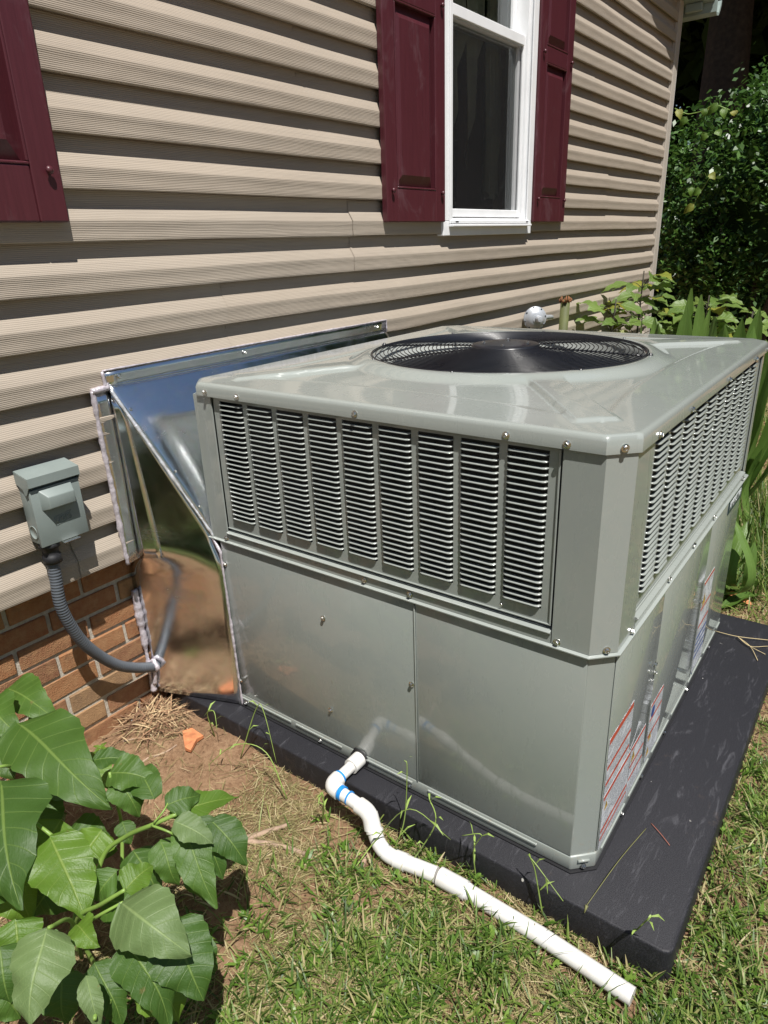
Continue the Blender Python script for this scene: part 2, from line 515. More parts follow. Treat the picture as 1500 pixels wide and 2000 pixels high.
for r in range(-6, 3):
    zc = row_joint_z + (r + .5) * BC
    if zc + BC / 2 > Z0 + .06: continue
    off = .095 if r % 2 else -.02
    n0 = -2 if r >= -6 else 0
    for k in range(-1, 10):
        xc = .02 + off + k * BL
        if xc < -.3 or xc > 1.35: continue
        o = bpy.data.objects.new('brick', random.choice(brick_meshes)); COL.objects.link(o); o.parent = found
        o.location = Vector((xc + random.uniform(-.002, .002), .0735 + random.uniform(-.002, .002), zc)) - found.location - Vector(house.location) * 0
        o.location = Vector((xc, .0735 + random.uniform(-.0025, .0015), zc)) - (Vector(house.location) + Vector(found.location))
        o.rotation_euler = (random.uniform(-.01, .01), random.uniform(-.006, .006), random.uniform(-.01, .01))
    # bricks at the far end of the wall beyond the unit
    for k in range(0, 16):
        xc = 2.75 + off + k * BL
        if xc > 6.1: continue
        o = bpy.data.objects.new('brick', random.choice(brick_meshes)); COL.objects.link(o); o.parent = found
        o.location = Vector((xc, .0735, zc)) - (Vector(house.location) + Vector(found.location))

# sheathing and gable behind the courses
wb = MB()
WX = [(-3.2, -.235), (.520, 2.902), (3.640, HX1)]      # solid parts between the two window openings
for a, b in WX: wb.box(a, b, .004, .16, Z0, 2.95)
for a, b in ((-.235, .520), (2.902, 3.640)):
    wb.box(a, b, .004, .16, Z0, 1.50); wb.box(a, b, .004, .16, 3.02, 3.12) if a > 0 else wb.box(a, b, .004, .16, 3.02, 3.12)
wb.done('wall_sheathing', M_TRIM, house)
bk = MB(); bk.box(HX0, 6.2, 6.9, 7.0, -.2, 3.1); bk.box(HX0 - .1, HX0, .16, 7.0, -.2, 3.1); bk.box(6.1, 6.2, .17, 6.9, -.2, 3.1)
bk.done('back_walls', M_TRIM, house)


def course_profile(d=0.0):
    return [(.001, .127), (.0005 - d, .120), (-.0000 - d, .088), (-.0030 - d, .0835), (-.0215 - d, .0535), (-.0222 - d, .0515), (-.0205 - d, .040), (-.0199 - d, .028), (-.0202 - d, .014), (-.0212 - d, .003), (-.0200 - d, .0002), (-.010 - d, 0.0), (-.009 - d, .010)]


def siding_panel(zb, x0, x1, laps, d=0.0, seed=0):
    """one vinyl panel = up to two dutch laps; slight waviness in z and y"""
    rs = np.random.default_rng(seed); ph = rs.uniform(0, 6, 4)
    n = max(2, int((x1 - x0) / .07)); X = np.linspace(x0, x1, n)
    V = []; Fq = []; base = 0
    for l in range(laps):
        pr = course_profile(d); z_ = zb + l * P
        top_cut = 0.0
        m = len(pr)
        for x in X:
            wz = .0011 * math.sin(x * 2.3 + ph[0]) + .0007 * math.sin(x * 6.1 + ph[1])
            wy = .0012 * math.sin(x * 1.9 + ph[2]) + .0007 * math.sin(x * 5.3 + ph[3])
            for (y, z) in pr:
                V.append((x, y + wy * (0 if z > .1 else 1), z_ + z + wz * (1 if z < .1 else 0)))
        for i in range(n - 1):
            for j in range(m - 1):
                a = base + i * m + j
                Fq.append((a, a + 1, a + m + 1, a + m))
        base += n * m
    o = np_mesh('siding_panel', V, Fq, M_SIDING, house)
    return o


def cut(x0, x1, zb, zt):
    """pieces of the span that are free of the two windows"""
    out = [(x0, x1)]
    for wx0, wx1 in ((-.285, .575), (2.822, 3.722)):
        if zt > 1.440 and zb < 3.05:
            nw = []
            for a, b in out:
                if b <= wx0 or a >= wx1: nw.append((a, b)); continue
                if a < wx0: nw.append((a, wx0))
                if b > wx1: nw.append((wx1, b))
            out = nw
    return out


joints = {-3: [.872, 4.1], -2: [-1.2, 2.55, 5.3], -1: [1.526, 4.45], 0: [2.185, 5.86], 1: [.2, 4.9], 2: [1.95, 5.6], 3: [2.6, 4.55], 4: [1.3, 5.2], 5: [1.2, 4.7], 6: [1.6], 7: [2.1]}
sid = 0
for k in range(-3, 7):
    zb = 1.308 + k * 2 * P
    js = [HX0] + [j for j in joints.get(k, [])] + [HX1 - .075]
    for i in range(len(js) - 1):
        a, b = js[i], js[i + 1]
        ov = .028 if i < len(js) - 2 else 0
        d = .0022 if i % 2 == 1 else 0.0
        # the two laps of a panel part differently round a window sill
        ra, rb = cut(a, b + ov, zb + .0, zb + P), cut(a, b + ov, zb + P, zb + 2 * P)
        if ra == rb:
            for (p0, p1) in ra:
                sid += 1; siding_panel(zb, p0, p1, 2, d, sid)
        else:
            for (p0, p1) in ra: sid += 1; siding_panel(zb, p0, p1, 1, d, sid)
            for (p0, p1) in rb: sid += 1; siding_panel(zb + P, p0, p1, 1, d, sid)
for k in range(14, 22):                                 # single laps running up into the gable
    zb = 1.308 + k * P; xm = 6.2 - (zb + P - 2.965) / .33; xl = max(HX0, 2.98 - xm)
    if xm - xl > .4: sid += 1; siding_panel(zb, xl, xm, 1, 0, sid)
gp = MB()
gp.bm.faces.new([gp.bm.verts.new(v) for v in ((HX0, -.004, 3.6), (HX0, -.004, 3.086), (HX1, -.004, 3.086), (HX1, -.004, 3.12), (1.5, -.004, 4.66), (HX0, -.004, 3.6 - .3))]) if False else None
gp.bm.faces.new([gp.bm.verts.new(v) for v in ((HX0, -.004, 2.94), (HX1, -.004, 2.94), (1.49, -.004, 4.50))])
gp.done('gable_panel', M_SIDING, house)
# corner post: outer white edged, with a fluted return
cp = MB(); cp.box(HX1 - .082, HX1 + .012, -.026, .15, Z0 - .01, 2.97, .004, 2); cp.box(HX1 - .094, HX1 - .082, -.012, .01, Z0 - .008, 2.965)
cp.done('corner_trim', M_TRIM, house)
cw = MB(); cw.box(HX1 + .012, HX1 + .030, -.022, .15, Z0 - .006, 2.965, .003, 2); cw.done('corner_edge', M_SOFFIT, house)
sb = MB(); sb.box(HX0, HX1 - .09, .0, .07, Z0 - .010, Z0 + .004); sb.done('starter_strip', M_TRIM, house)

# roof: gable with a rake that overhangs the wall, gutter end at the corner
ov = .23


def rz(x): return 2.985 + (6.2 - x) * .33 if x > 1.49 else 2.985 + (6.2 - 1.49) * .33 - (1.49 - x) * .33


rf = MB()
for (xa, xb) in ((6.25, 1.49), (1.49, -3.57)):
    za, zb_ = rz(xa), rz(xb)
    pts = [(xa, -ov, za), (xb, -ov, zb_), (xb, 7.2, zb_), (xa, 7.2, za)]
    v0 = [rf.bm.verts.new(p) for p in pts]; v1 = [rf.bm.verts.new((p[0], p[1], p[2] + .10)) for p in pts]
    rf.bm.faces.new(v0[::-1]); rf.bm.faces.new(v1)
    for i in range(4): rf.bm.faces.new((v0[i], v0[(i + 1) % 4], v1[(i + 1) % 4], v1[i]))
rf.done('roof', M_ROOF, house)
sf = MB()
for (xa, xb) in ((6.24, 1.49), (1.49, -3.56)):
    za, zb_ = rz(xa) - .004, rz(xb) - .004
    pts = [(xa, -ov + .004, za), (xb, -ov + .004, zb_), (xb, -.002, zb_), (xa, -.002, za)]
    v0 = [sf.bm.verts.new(p) for p in pts]; v1 = [sf.bm.verts.new((p[0], p[1], p[2] - .02)) for p in pts]
    sf.bm.faces.new(v0[::-1]); sf.bm.faces.new(v1)
    for i in range(4): sf.bm.faces.new((v0[i], v0[(i + 1) % 4], v1[(i + 1) % 4], v1[i]))
sf.done('rake_soffit', M_GUTTER, house)
gt = MB()
prof = [(x_ - .31, z_ - .10) for x_, z_ in [(6.56, 3.06), (6.56, 2.985), (6.585, 2.965), (6.64, 2.975), (6.67, 3.01), (6.69, 3.05), (6.69, 3.075), (6.68, 3.075), (6.665, 3.045), (6.63, 2.99), (6.58, 2.985), (6.57, 3.06)]]
ga = [gt.bm.verts.new((x, -ov - .01, z)) for x, z in prof]; gb = [gt.bm.verts.new((x, 7.1, z)) for x, z in prof]
for i in range(len(prof)): gt.bm.faces.new((ga[i], ga[(i + 1) % len(prof)], gb[(i + 1) % len(prof)], gb[i]))
gt.bm.faces.new(ga[::-1])
gt.done('gutter', M_GUTTER, house)
er = MB(); er.prism([(6.203, -.15), (6.238, -.15), (6.238, -.03), (6.203, -.03)], 2.90, 2.955, .008); er.done('eave_return', M_GUTTER, house)


def window(x0, z0, parent):
    W = .902; x1 = x0 + W; zt = 3.07
    w = bpy.data.objects.new('window', None); COL.objects.link(w); w.parent = parent
    w.location = Vector((x0, 0, z0)) - Vector(parent.location)
    # outer casing, four pieces with stepped faces
    c = MB()
    def piece(a, b, z_a, z_b):
        c.box(a, b, -.034, .02, z_a, z_b, .003, 2)
    cwd = .062
    piece(x0, x0 + cwd, z0 + cwd, zt - cwd); piece(x1 - cwd, x1, z0 + cwd, zt - cwd)
    piece(x0, x1, z0, z0 + cwd - .0005); piece(x0, x1, zt - cwd + .0005, zt)
    # raised inner bead
    c.box(x0 + .045, x0 + .068, -.041, -.0342, z0 + .05, zt - .05, .002); c.box(x1 - .068, x1 - .045, -.041, -.0342, z0 + .05, zt - .05, .002)
    c.box(x0 + .0685, x1 - .0685, -.041, -.0342, z0 + .045, z0 + .0615, .002)
    link_casing = c.done('frame', M_WHITE, w)
    ix0, ix1 = x0 + .0625, x1 - .0625
    jb = MB(); jb.box(ix0, ix0 + .02, -.02, .10, z0 + .0625, zt - .0625, .002); jb.box(ix1 - .02, ix1, -.02, .10, z0 + .0625, zt - .0625, .002)
    jb.box(ix0 + .0205, ix1 - .0205, -.026, .10, z0 + .0628, z0 + .075, .002); jb.done('jamb', M_WHITE, w)
    def sash(za, zb, y0, y1, nm):
        s = MB(); a, b = ix0 + .0205, ix1 - .0205; t = .040
        s.box(a, a + t, y0, y1, za, zb, .003, 2); s.box(b - t, b, y0, y1, za, zb, .003, 2)
        s.box(a + t + .0003, b - t - .0003, y0, y1, za, za + t, .003, 2); s.box(a + t + .0003, b - t - .0003, y0, y1, zb - t, zb, .003, 2)
        o = s.done(nm, M_WHITE, w)
        p = MB(); ym = (y0 + y1) / 2; p.quad((a + t - .004, ym, za + t - .004), (b - t + .004, ym, za + t - .004), (b - t + .004, ym, zb - t + .004), (a + t - .004, ym, zb - t + .004)); p.done('pane', M_GLASS, w)
        return o
    mz = 2.315
    sash(z0 + .076, mz, .012, .040, 'lower_sash')
    sash(mz - .045, zt - .064, .046, .074, 'upper_sash')
    # half screen on the outside of the lower sash, frame plus mesh
    s = MB(); a, b = ix0 + .022, ix1 - .022; za, zb = z0 + .082, mz + .008; y0, y1 = -.008, .004
    s.box(a, a + .026, y0, y1, za, zb, .002); s.box(b - .026, b, y0, y1, za, zb, .002)
    s.box(a + .0263, b - .0263, y0, y1, za, za + .034, .002); s.box(a + .0263, b - .0263, y0 - .006, y1, zb - .042, zb, .002)
    s.done('screen_frame', M_WHITE, w)
    s = MB(); s.quad((a + .026, -.002, za + .034), (b - .026, -.002, za + .034), (b - .026, -.002, zb - .042), (a + .026, -.002, zb - .042)); s.done('insect_screen', M_SCREEN, w)
    s = MB(); s.box(x0 + .05, x1 - .05, -.052, -.0415, z0 + .052, z0 + .0645, .002); s.box(x0 + .045, x1 - .045, -.060, -.0342, z0 + .038, z0 + .048, .002); s.done('sill', M_WHITE, w)
    s = MB(); s.box(x0 + .075, x0 + .10, -.0535, -.0522, z0 + .055, z0 + .061); s.box(x1 - .10, x1 - .075, -.0535, -.0522, z0 + .055, z0 + .061); s.done('weep_slot', M_BLACK, w)
    # swagged curtain: a gathered cloth with two hanging points
    n = 44; V = []; Fq = []
    def cloth(xa, xb, ztop, low, yo, folds):
        base = len(V); m = 14
        for i in range(n + 1):
            u = i / n; x = xa + (xb - xa) * u; zl = low(u)
            for j in range(m + 1):
                t = j / m
                V.append((x + .01 * math.sin(9 * t + u * 5), yo + .014 * math.sin(u * folds) * (0.3 + t), ztop + (zl - ztop) * t))
        for i in range(n):
            for j in range(m):
                a_ = base + i * (m + 1) + j; Fq.append((a_, a_ + 1, a_ + m + 2, a_ + m + 1))
    cloth(ix0 + .08, ix0 + .36, zt - .1, lambda u: 1.92 + (-.26 + abs(u - .42) * 1.25 if True else 0), .105, 26)
    cloth(ix0 + .37, ix0 + .60, zt - .1, lambda u: 1.92 + (-.20 + u * 1.0), .100, 19)
    cloth(ix0 + .62, ix1 - .01, zt - .1, lambda u: 1.62 + .02 * math.sin(u * 20), .135, 30)
    np_mesh('curtain', V, Fq, M_CURT, w, smooth=True)
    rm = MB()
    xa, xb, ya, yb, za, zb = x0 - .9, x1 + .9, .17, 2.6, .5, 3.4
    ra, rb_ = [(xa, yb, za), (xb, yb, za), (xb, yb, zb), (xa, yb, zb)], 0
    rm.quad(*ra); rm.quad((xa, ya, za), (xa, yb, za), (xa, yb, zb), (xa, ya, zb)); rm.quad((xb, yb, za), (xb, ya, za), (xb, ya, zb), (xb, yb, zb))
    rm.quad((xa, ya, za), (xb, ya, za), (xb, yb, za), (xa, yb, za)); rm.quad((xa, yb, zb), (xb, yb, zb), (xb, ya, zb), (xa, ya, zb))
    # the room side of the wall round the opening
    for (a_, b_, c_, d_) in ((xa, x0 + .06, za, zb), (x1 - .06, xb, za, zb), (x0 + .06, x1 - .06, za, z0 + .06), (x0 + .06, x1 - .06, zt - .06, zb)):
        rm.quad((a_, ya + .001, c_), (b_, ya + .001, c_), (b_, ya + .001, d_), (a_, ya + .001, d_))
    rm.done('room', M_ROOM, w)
    return w


# link() subtracts parents' locations, so window children are written in world coordinates too
window(2.818, 1.425, house)
window(-.287, 1.425, house)


def shutter(x0, x1):
    z0, z1 = 1.482, 3.03
    s = bpy.data.objects.new('shutter', None); COL.objects.link(s); s.parent = house
    s.location = Vector((x0, -.03, z0)) - Vector(house.location)
    st = .075; yf, yb = -.048, -.0205
    f = MB()
    f.box(x0, x0 + st, yf, yb, z0, z1, .004, 2); f.box(x1 - st, x1, yf, yb, z0, z1, .004, 2)
    rails = [(z0, z0 + .125), (2.235, 2.310), (z1 - .10, z1)]
    for a, b in rails: f.box(x0 + st + .0002, x1 - st - .0002, yf, yb, a, b, .004, 2)
    f.done('shutter_frame', M_SHUT, s)
    for a, b in ((rails[0][1], rails[1][0]), (rails[1][1], rails[2][0])):
        p = MB(); xa, xb = x0 + st, x1 - st
        # recess floor, bevelled raised field
        v = [(xa, yb - .003, a), (xb, yb - .003, a), (xb, yb - .003, b), (xa, yb - .003, b)]
        q0 = [(xa + .006, -.026, a + .006), (xb - .006, -.026, a + .006), (xb - .006, -.026, b - .006), (xa + .006, -.026, b - .006)]
        q1 = [(xa + .040, -.043, a + .050), (xb - .040, -.043, a + .050), (xb - .040, -.043, b - .050), (xa + .040, -.043, b - .050)]
        bv = [[p.bm.verts.new(c) for c in r] for r in (v, q0, q1)]
        for r0, r1 in zip(bv[:-1], bv[1:]):
            for i in range(4): p.bm.faces.new((r0[i], r0[(i + 1) % 4], r1[(i + 1) % 4], r1[i]))
        p.bm.faces.new(bv[2])
        p.done('raised_panel', M_SHUT, s)
        m = MB()
        for (c0, c1, c2, c3) in ((xa, xa + .007, a, b), (xb - .007, xb, a, b)): m.box(c0, c1, -.050, -.022, c2 + .0075, c3 - .0075, .002)
        m.box(xa, xb, -.050, -.022, a, a + .007, .002); m.box(xa, xb, -.050, -.022, b - .007, b, .002)
        m.done('panel_moulding', M_SHUT, s)
    for (x, z) in ((x0 + .033, z0 + .115), (x1 - .033, z0 + .115), (x0 + .033, 2.275), (x1 - .033, 2.275), (x0 + .033, z1 - .12), (x1 - .033, z1 - .12)):
        m = MB(); m.lathe([(.004, 0), (.004, .008), (.0095, .010), (.0095, .013), (.006, .0165), (.001, .018)], 12, Matrix.Translation((x, yf + .001, z)) @ Matrix.Rotation(PI / 2, 4, 'X'))
        m.done('shutter_pin', M_SHUT, s)
    return s


shutter(.592, 1.026); shutter(2.378, 2.812); shutter(3.724, 4.140); shutter(-.735, -.300)

# ------------------------------------------------------------------ pad
pad = MB()
pad.prism([(PX0, PY0 + .02), (PX0 + .006, PY0 + .006), (PX0 + .02, PY0), (PX1 - .03, PY0), (PX1, PY0 + .03), (PX1, PY1), (PX0, PY1)], -.125, 0.0, .006, 3)
po = pad.done('equipment_pad', M_PAD, sharp=35)
tag(po, 'black textured plastic equipment pad on the grass under the grey package unit', 'equipment pad')

# ------------------------------------------------------------------ package unit
unit = empty('package_unit', ((X_L + X_R) / 2, (Y_F + Y_B) / 2, 0), 'large sage grey heat pump unit with louvered sides and a top fan on black pad', 'air conditioner')
CH = .044


def outline(inset, ch=CH):
    a, b, c, d = X_L + inset, X_R - inset, Y_F + inset, Y_B - inset
    k = ch - inset * .25
    return [(a, c + k), (a + k, c), (b - k, c), (b, c + k), (b, d - k), (b - k, d), (a + k, d), (a, d - k)]


IN = .001
lb = MB(); lb.prism(outline(IN + .003), .045, .597, .002, 1); lb.done('lower_cabinet', M_PAINT, unit)
ub = MB(); ub.prism(outline(.045, .04), .597, 1.03); ub.done('coil', M_COIL, unit)
br = MB(); br.prism(outline(IN - .001), .004, .046, .004, 2); br.done('base_rail', M_PAINT, unit, sharp=40)
rb = MB(); rb.prism(outline(-.006, .045), .0004, .0038); rb.done('rubber_gasket', M_BLACK, unit)
# raised ribs pressed into the base rail
xo, yo = X_L + IN - .001, Y_F + IN - .001
r_ = MB()
for (a, b) in ((-.245, -.48), (-.50, -.685), (-.775, -.935), (-.985, -1.30)):
    r_.box(xo - .0035, xo + .001, b, a, .029, .036, .0016, 2)
x = 1.27
while x < 2.5:
    if .02 < 1: r_.box(x, min(x + .17, 2.52), yo - .0035, yo + .001, .029, .036, .0016, 2)
    x += .20
r_.done('base_rib', M_PAINT, unit)
r_ = MB(); v = MB()
c0 = Vector((xo, yo + CH * .93, 0)); c1 = Vector((xo + CH * .93, yo, 0)); mid = (c0 + c1) / 2; dirr = (c1 - c0).normalized(); nn = Vector((-1, -1, 0)).normalized()
v.tube([mid - dirr * .014 + Vector((0, 0, .0325)) + nn * .0005, mid + dirr * .014 + Vector((0, 0, .0325)) + nn * .0005], .0036, 8); v.done('base_rib', M_PAINT, unit)
r_.bm.free()


def plate(name, face, a0, a1, z0, z1, proud=.003, mat=None, bev=.0014, inset=IN):
    """thin panel lying on a side of the cabinet. face 'L' (x = X_L) or 'F' (y = Y_F)"""
    m = MB(); t = .0027
    if face == 'L': m.box(X_L + inset - proud, X_L + inset - proud + t, min(a0, a1), max(a0, a1), z0, z1, bev, 2)
    else: m.box(min(a0, a1), max(a0, a1), Y_F + inset - proud, Y_F + inset - proud + t, z0, z1, bev, 2)
    return m.done(name, mat or M_PAINT, unit, sharp=35)


plate('access_panel', 'L', -.2525, -.9520, .0475, .5955, .0005)
plate('access_panel', 'L', -.9545, -1.3840, .0475, .5955, .0005)
plate('access_panel', 'F', 1.2420, 1.5940, .0475, .5955, .0005)
plate('access_panel', 'F', 1.5965, 2.0890, .0475, .5955, .0005)
plate('access_panel', 'F', 2.0915, 2.5280, .0475, .5955, .0005)
# narrow turned edge of the first left panel
plate('panel_seam', 'L', -.9514, -.9550, .0480, .590, .0035, bev=.0008)


def sweep(name, prof, path_in, mat, closed=False, sharp=40):
    """profile (out, z) swept along a horizontal path with mitred corners. path = list of (x,y)"""
    m = MB(); n = len(path_in); rings = []
    for i, (x, y) in enumerate(path_in):
        p = Vector((x, y)); dirs = []
        if i > 0: dirs.append((p - Vector(path_in[i - 1])).normalized())
        if i < n - 1: dirs.append((Vector(path_in[i + 1]) - p).normalized())
        ns = [Vector((d.y, -d.x)) for d in dirs]
        nn_ = sum(ns, Vector((0, 0))) / len(ns); nn_ = nn_ / nn_.length_squared if nn_.length > 0 else nn_
        rings.append([m.bm.verts.new((x + nn_.x * o, y + nn_.y * o, z)) for o, z in prof])
    k = len(prof)
    for a, b in zip(rings[:-1], rings[1:]):
        for j in range(k): m.bm.faces.new((a[j], a[(j + 1) % k], b[(j + 1) % k], b[j]))
    m.bm.faces.new(rings[0]); m.bm.faces.new(rings[-1][::-1])
    return m.done(name, mat, unit, sharp=sharp)


def pth(inset, ya, xb, ch=CH):
    k = ch - inset * .25
    return [(X_L + inset, ya), (X_L + inset, Y_F + inset + k), (X_L + inset + k, Y_F + inset), (xb, Y_F + inset)]


# path runs from the wall side to the near corner to the far end: outward is (d.y,-d.x) -> for d=(0,-1) gives (-1,0)
sweep('skirt_lip', [(-.012, .5965), (.008, .5965), (.011, .5985), (.011, .6010), (.008, .6030), (.001, .6045), (-.012, .6045)], pth(.004, Y_B, X_R, CH), M_PAINT)
band_prof = [(-.02, .6048), (.004, .6048), (.004, .6260), (.0085, .6285), (.0095, .6310), (.0065, .6335), (-.020, .6370)]
sweep('mid_band', band_prof, [(X_L + .004, -.293), (X_L + .004, -1.301)], M_PAINT)
sweep('mid_band', band_prof, [(1.345, Y_F + .004), (2.508, Y_F + .004)], M_PAINT)
post_prof = [(-.004, .6050), (.0, .6050), (.0, 1.0345), (-.004, 1.0345)]
sweep('corner_post', post_prof, [(X_L, -1.3035), (X_L, Y_F + CH), (X_L + CH, Y_F), (1.3375, Y_F)], M_PAINT, sharp=20)
sweep('corner_post', post_prof, [(X_L + .06, Y_B), (X_L + .04, Y_B), (X_L, Y_B - .02), (X_L, -.2915)], M_PAINT)
sweep('corner_post', post_prof, [(2.512, Y_F), (X_R - CH, Y_F), (X_R, Y_F + CH), (X_R, -1.30)], M_PAINT)
bp = MB(); bp.box(X_R - .004, X_R, -1.298, Y_B, .605, 1.034); bp.box(X_L + .062, X_R, Y_B - .004, Y_B, .605, 1.034); bp.done('rear_panel', M_PAINT, unit)

# louvered panels --------------------------------------------------------
ROWS = 25; ZT, ZB_ = 1.0225, .6765; PITCH_L = (ZT - ZB_) / ROWS
CP = .1078; GAP = .0180


def louver_frame(face, a0, ncol):
    m = MB(); th = .0035; rec = .006
    def bx(a, b, z0, z1):
        a, b = min(a, b), max(a, b)
        if face == 'L': m.box(X_L + rec, X_L + rec + th, a, b, z0, z1)
        else: m.box(a, b, Y_F + rec, Y_F + rec + th, z0, z1)
    sgn = -1 if face == 'L' else 1
    aE = a0 + sgn * (ncol * CP - GAP)
    full0, full1 = a0 - sgn * .0265, aE + sgn * .0245
    bx(full0, full1, ZT + .001, 1.0345); bx(full0, full1, .6465, ZB_ - .001)
    bx(full0, a0, ZB_ - .001, ZT + .001); bx(aE, full1, ZB_ - .001, ZT + .001)
    for c in range(ncol - 1):
        s0 = a0 + sgn * ((c + 1) * CP - GAP); bx(s0, s0 + sgn * GAP, ZB_ - .001, ZT + .001)
    # turned hem at the bottom and the free side
    if face == 'L': m.box(X_L + .002, X_L + rec - .0002, min(full0, full1), max(full0, full1), .6440, .6475, .001); m.box(X_L + .002, X_L + rec - .0002, min(full1, full1 + .004), max(full1, full1 + .004), .6476, 1.030, .001)
    else: m.box(min(full0, full1), max(full0, full1), Y_F + .002, Y_F + rec - .0002, .6440, .6475, .001)
    return m.done('louver_panel', M_PAINT, unit)


def slat_mesh(face):
    """one pressed louver, curving back into the sheet at both ends"""
    L = CP - GAP; m = MB()
    st = [(-.5, .0), (-.47, .0062), (-.40, .0086), (.40, .0086), (.47, .0062), (.5, .0)]
    rings = []
    for u, out in st:
        a = u * L
        z = -.0010 * (out / .010)
        pr = [(.002, .0020), (-out * .55, .0016 + z * .3), (-out, .0004 + z), (-out, -.0008 + z), (-out * .5, .0002), (.002, .0008)]
        rings.append([m.bm.verts.new((o, a, zz) if face == 'L' else (a, o, zz)) for o, zz in pr])
    for A, B in zip(rings[:-1], rings[1:]):
        for j in range(len(A)):
            f = m.bm.faces.new((A[j], A[(j + 1) % 6], B[(j + 1) % 6], B[j])); f.smooth = j < 2
    m.bm.faces.new(rings[0]); m.bm.faces.new(rings[-1][::-1])
    bmesh.ops.recalc_face_normals(m.bm, faces=m.bm.faces[:])
    me = bpy.data.meshes.new('slat'); m.bm.to_mesh(me); m.bm.free(); me.materials.append(M_PAINT); return me


def add_slats(panel, face, a0, ncol, own_cols):
    me = slat_mesh(face); sgn = -1 if face == 'L' else 1
    off = Vector(unit.location) + Vector(panel.location)
    bmx = bmesh.new()
    for c in range(ncol):
        ac = a0 + sgn * (c * CP + (CP - GAP) / 2)
        for r in range(ROWS):
            z = ZT - (r + .5) * PITCH_L
            loc = Vector((X_L + .006, ac, z)) if face == 'L' else Vector((ac, Y_F + .006, z))
            if c < own_cols:
                o = bpy.data.objects.new('slat', me); COL.objects.link(o); o.parent = panel; o.location = loc - off
            else:
                t = me.copy(); t.transform(Matrix.Translation(loc)); bmx.from_mesh(t); bpy.data.meshes.remove(t)
    if len(bmx.faces):
        m2 = bpy.data.meshes.new('far_slats'); bmx.to_mesh(m2)
        o = link('far_slats', m2, panel, M_PAINT); tag(o, kind='stuff')
    bmx.free()


LP = louver_frame('L', -.3215, 9)
add_slats(LP, 'L', -.3215, 9, 9)
RP = louver_frame('F', 1.3680, 10)
# ten full columns fit the long side once its ribs are set a little wider
add_slats(RP, 'F', 1.3680, 10, 3)
fp = MB(); fp.box(1.3680 + 10 * CP - GAP + .0247, 2.5115, Y_F + .0062, Y_F + .0097, .6440, 1.0345, .0008); fp.done('filler_strip', M_PAINT, unit)

# screws -----------------------------------------------------------------
sm = MB()
sm.lathe([(.0078, 0), (.0082, .0012), (.0058, .0018), (.0058, .0018)], 14)
sm.bm.faces.ensure_lookup_table()
sm.lathe([(.0052, .0016), (.0052, .0058), (.0046, .0066), (.0030, .0066), (.0026, .0050), (.0005, .0050)], 6)
bmesh.ops.recalc_face_normals(sm.bm, faces=sm.bm.faces[:])
for f in sm.bm.faces: f.smooth = False
SCREW_ME = bpy.data.meshes.new('screw'); sm.bm.to_mesh(SCREW_ME); sm.bm.free(); SCREW_ME.materials.append(M_SCREW)


def screw(P, n, parent, sc=1.0):
    o = bpy.data.objects.new('screw', SCREW_ME); COL.objects.link(o); o.parent = parent
    q = Vector(n).to_track_quat('Z', 'Y')
    o.rotation_mode = 'QUATERNION'; o.rotation_quaternion = q @ Matrix.Rotation(random.uniform(0, 1), 3, 'Z').to_quaternion()
    o.scale = (sc,) * 3
    r = Vector(parent.location)
    if parent.parent: r += Vector(parent.parent.location)
    o.location = Vector(P) - r
    return o


for y, z in ((-.282, 1.046), (-.408, 1.046), (-.803, 1.046), (-1.186, 1.046), (-1.312, 1.045)): screw((X_L - .0065, y, z), (-1, 0, 0), unit)
for y, z in ((-.286, .612), (-.802, .616), (-.941, .616), (-1.316, .612)): screw((X_L - .0005, y, z), (-1, 0, 0), unit)
for y, z in ((-.262, .520), (-.262, .10), (-.650, .457), (-.651, .152), (-.940, .356), (-.276, .018), (-.60, .018), (-.925, .018)): screw((X_L + IN - .0012, y, z), (-1, 0, 0), unit, .95)
cm = Vector((X_L + CH / 2, Y_F + CH / 2, 0)); n45 = Vector((-1, -1, 0)).normalized()
screw(cm + n45 * .006 + Vector((0, 0, 1.046)), n45, unit); screw(cm + n45 * .001 + Vector((.004, -.004, .613)), n45, unit)
screw(mid + nn * .0005 + Vector((0, 0, .0165)), n45, unit, .9)
for x, z in ((1.342, 1.043), (1.583, 1.043), (1.964, 1.043), (2.337, 1.043), (2.53, 1.043)): screw((x, Y_F - .0065, z), (0, -1, 0), unit)
for x, z in ((1.321, .612), (1.603, .616), (1.842, .616), (2.078, .616), (2.50, .612)): screw((x, Y_F - .0005, z), (0, -1, 0), unit)
for x, z in ((1.585, .353), (1.575, .385), (2.075, .33), (2.083, .06), (1.58, .018), (1.80, .018), (1.42, .018), (2.05, .018), (2.35, .018)): screw((x, Y_F + IN - .0012, z), (0, -1, 0), unit, .95)
ch_ = MB(); ch_.lathe([(.0032, 0), (.004, .0012), (.0008, .0014)], 8, Matrix.Translation((X_L + .0015, -1.183, .661)) @ Matrix.Rotation(-PI / 2, 4, 'Y')); ch_.done('rivet', M_SCREW, unit)

# top cover --------------------------------------------------------------
FC = Vector(((X_L + X_R) / 2 + .03, (Y_F + Y_B) / 2 + .004)); FR = .402
EO = .006
OUT = [(X_L - EO, Y_F + CH), (X_L + CH, Y_F - EO), (X_R - CH, Y_F - EO), (X_R + EO, Y_F + CH), (X_R + EO, Y_B - CH), (X_R - CH, Y_B + EO), (X_L + CH, Y_B + EO), (X_L - EO, Y_B - CH)]


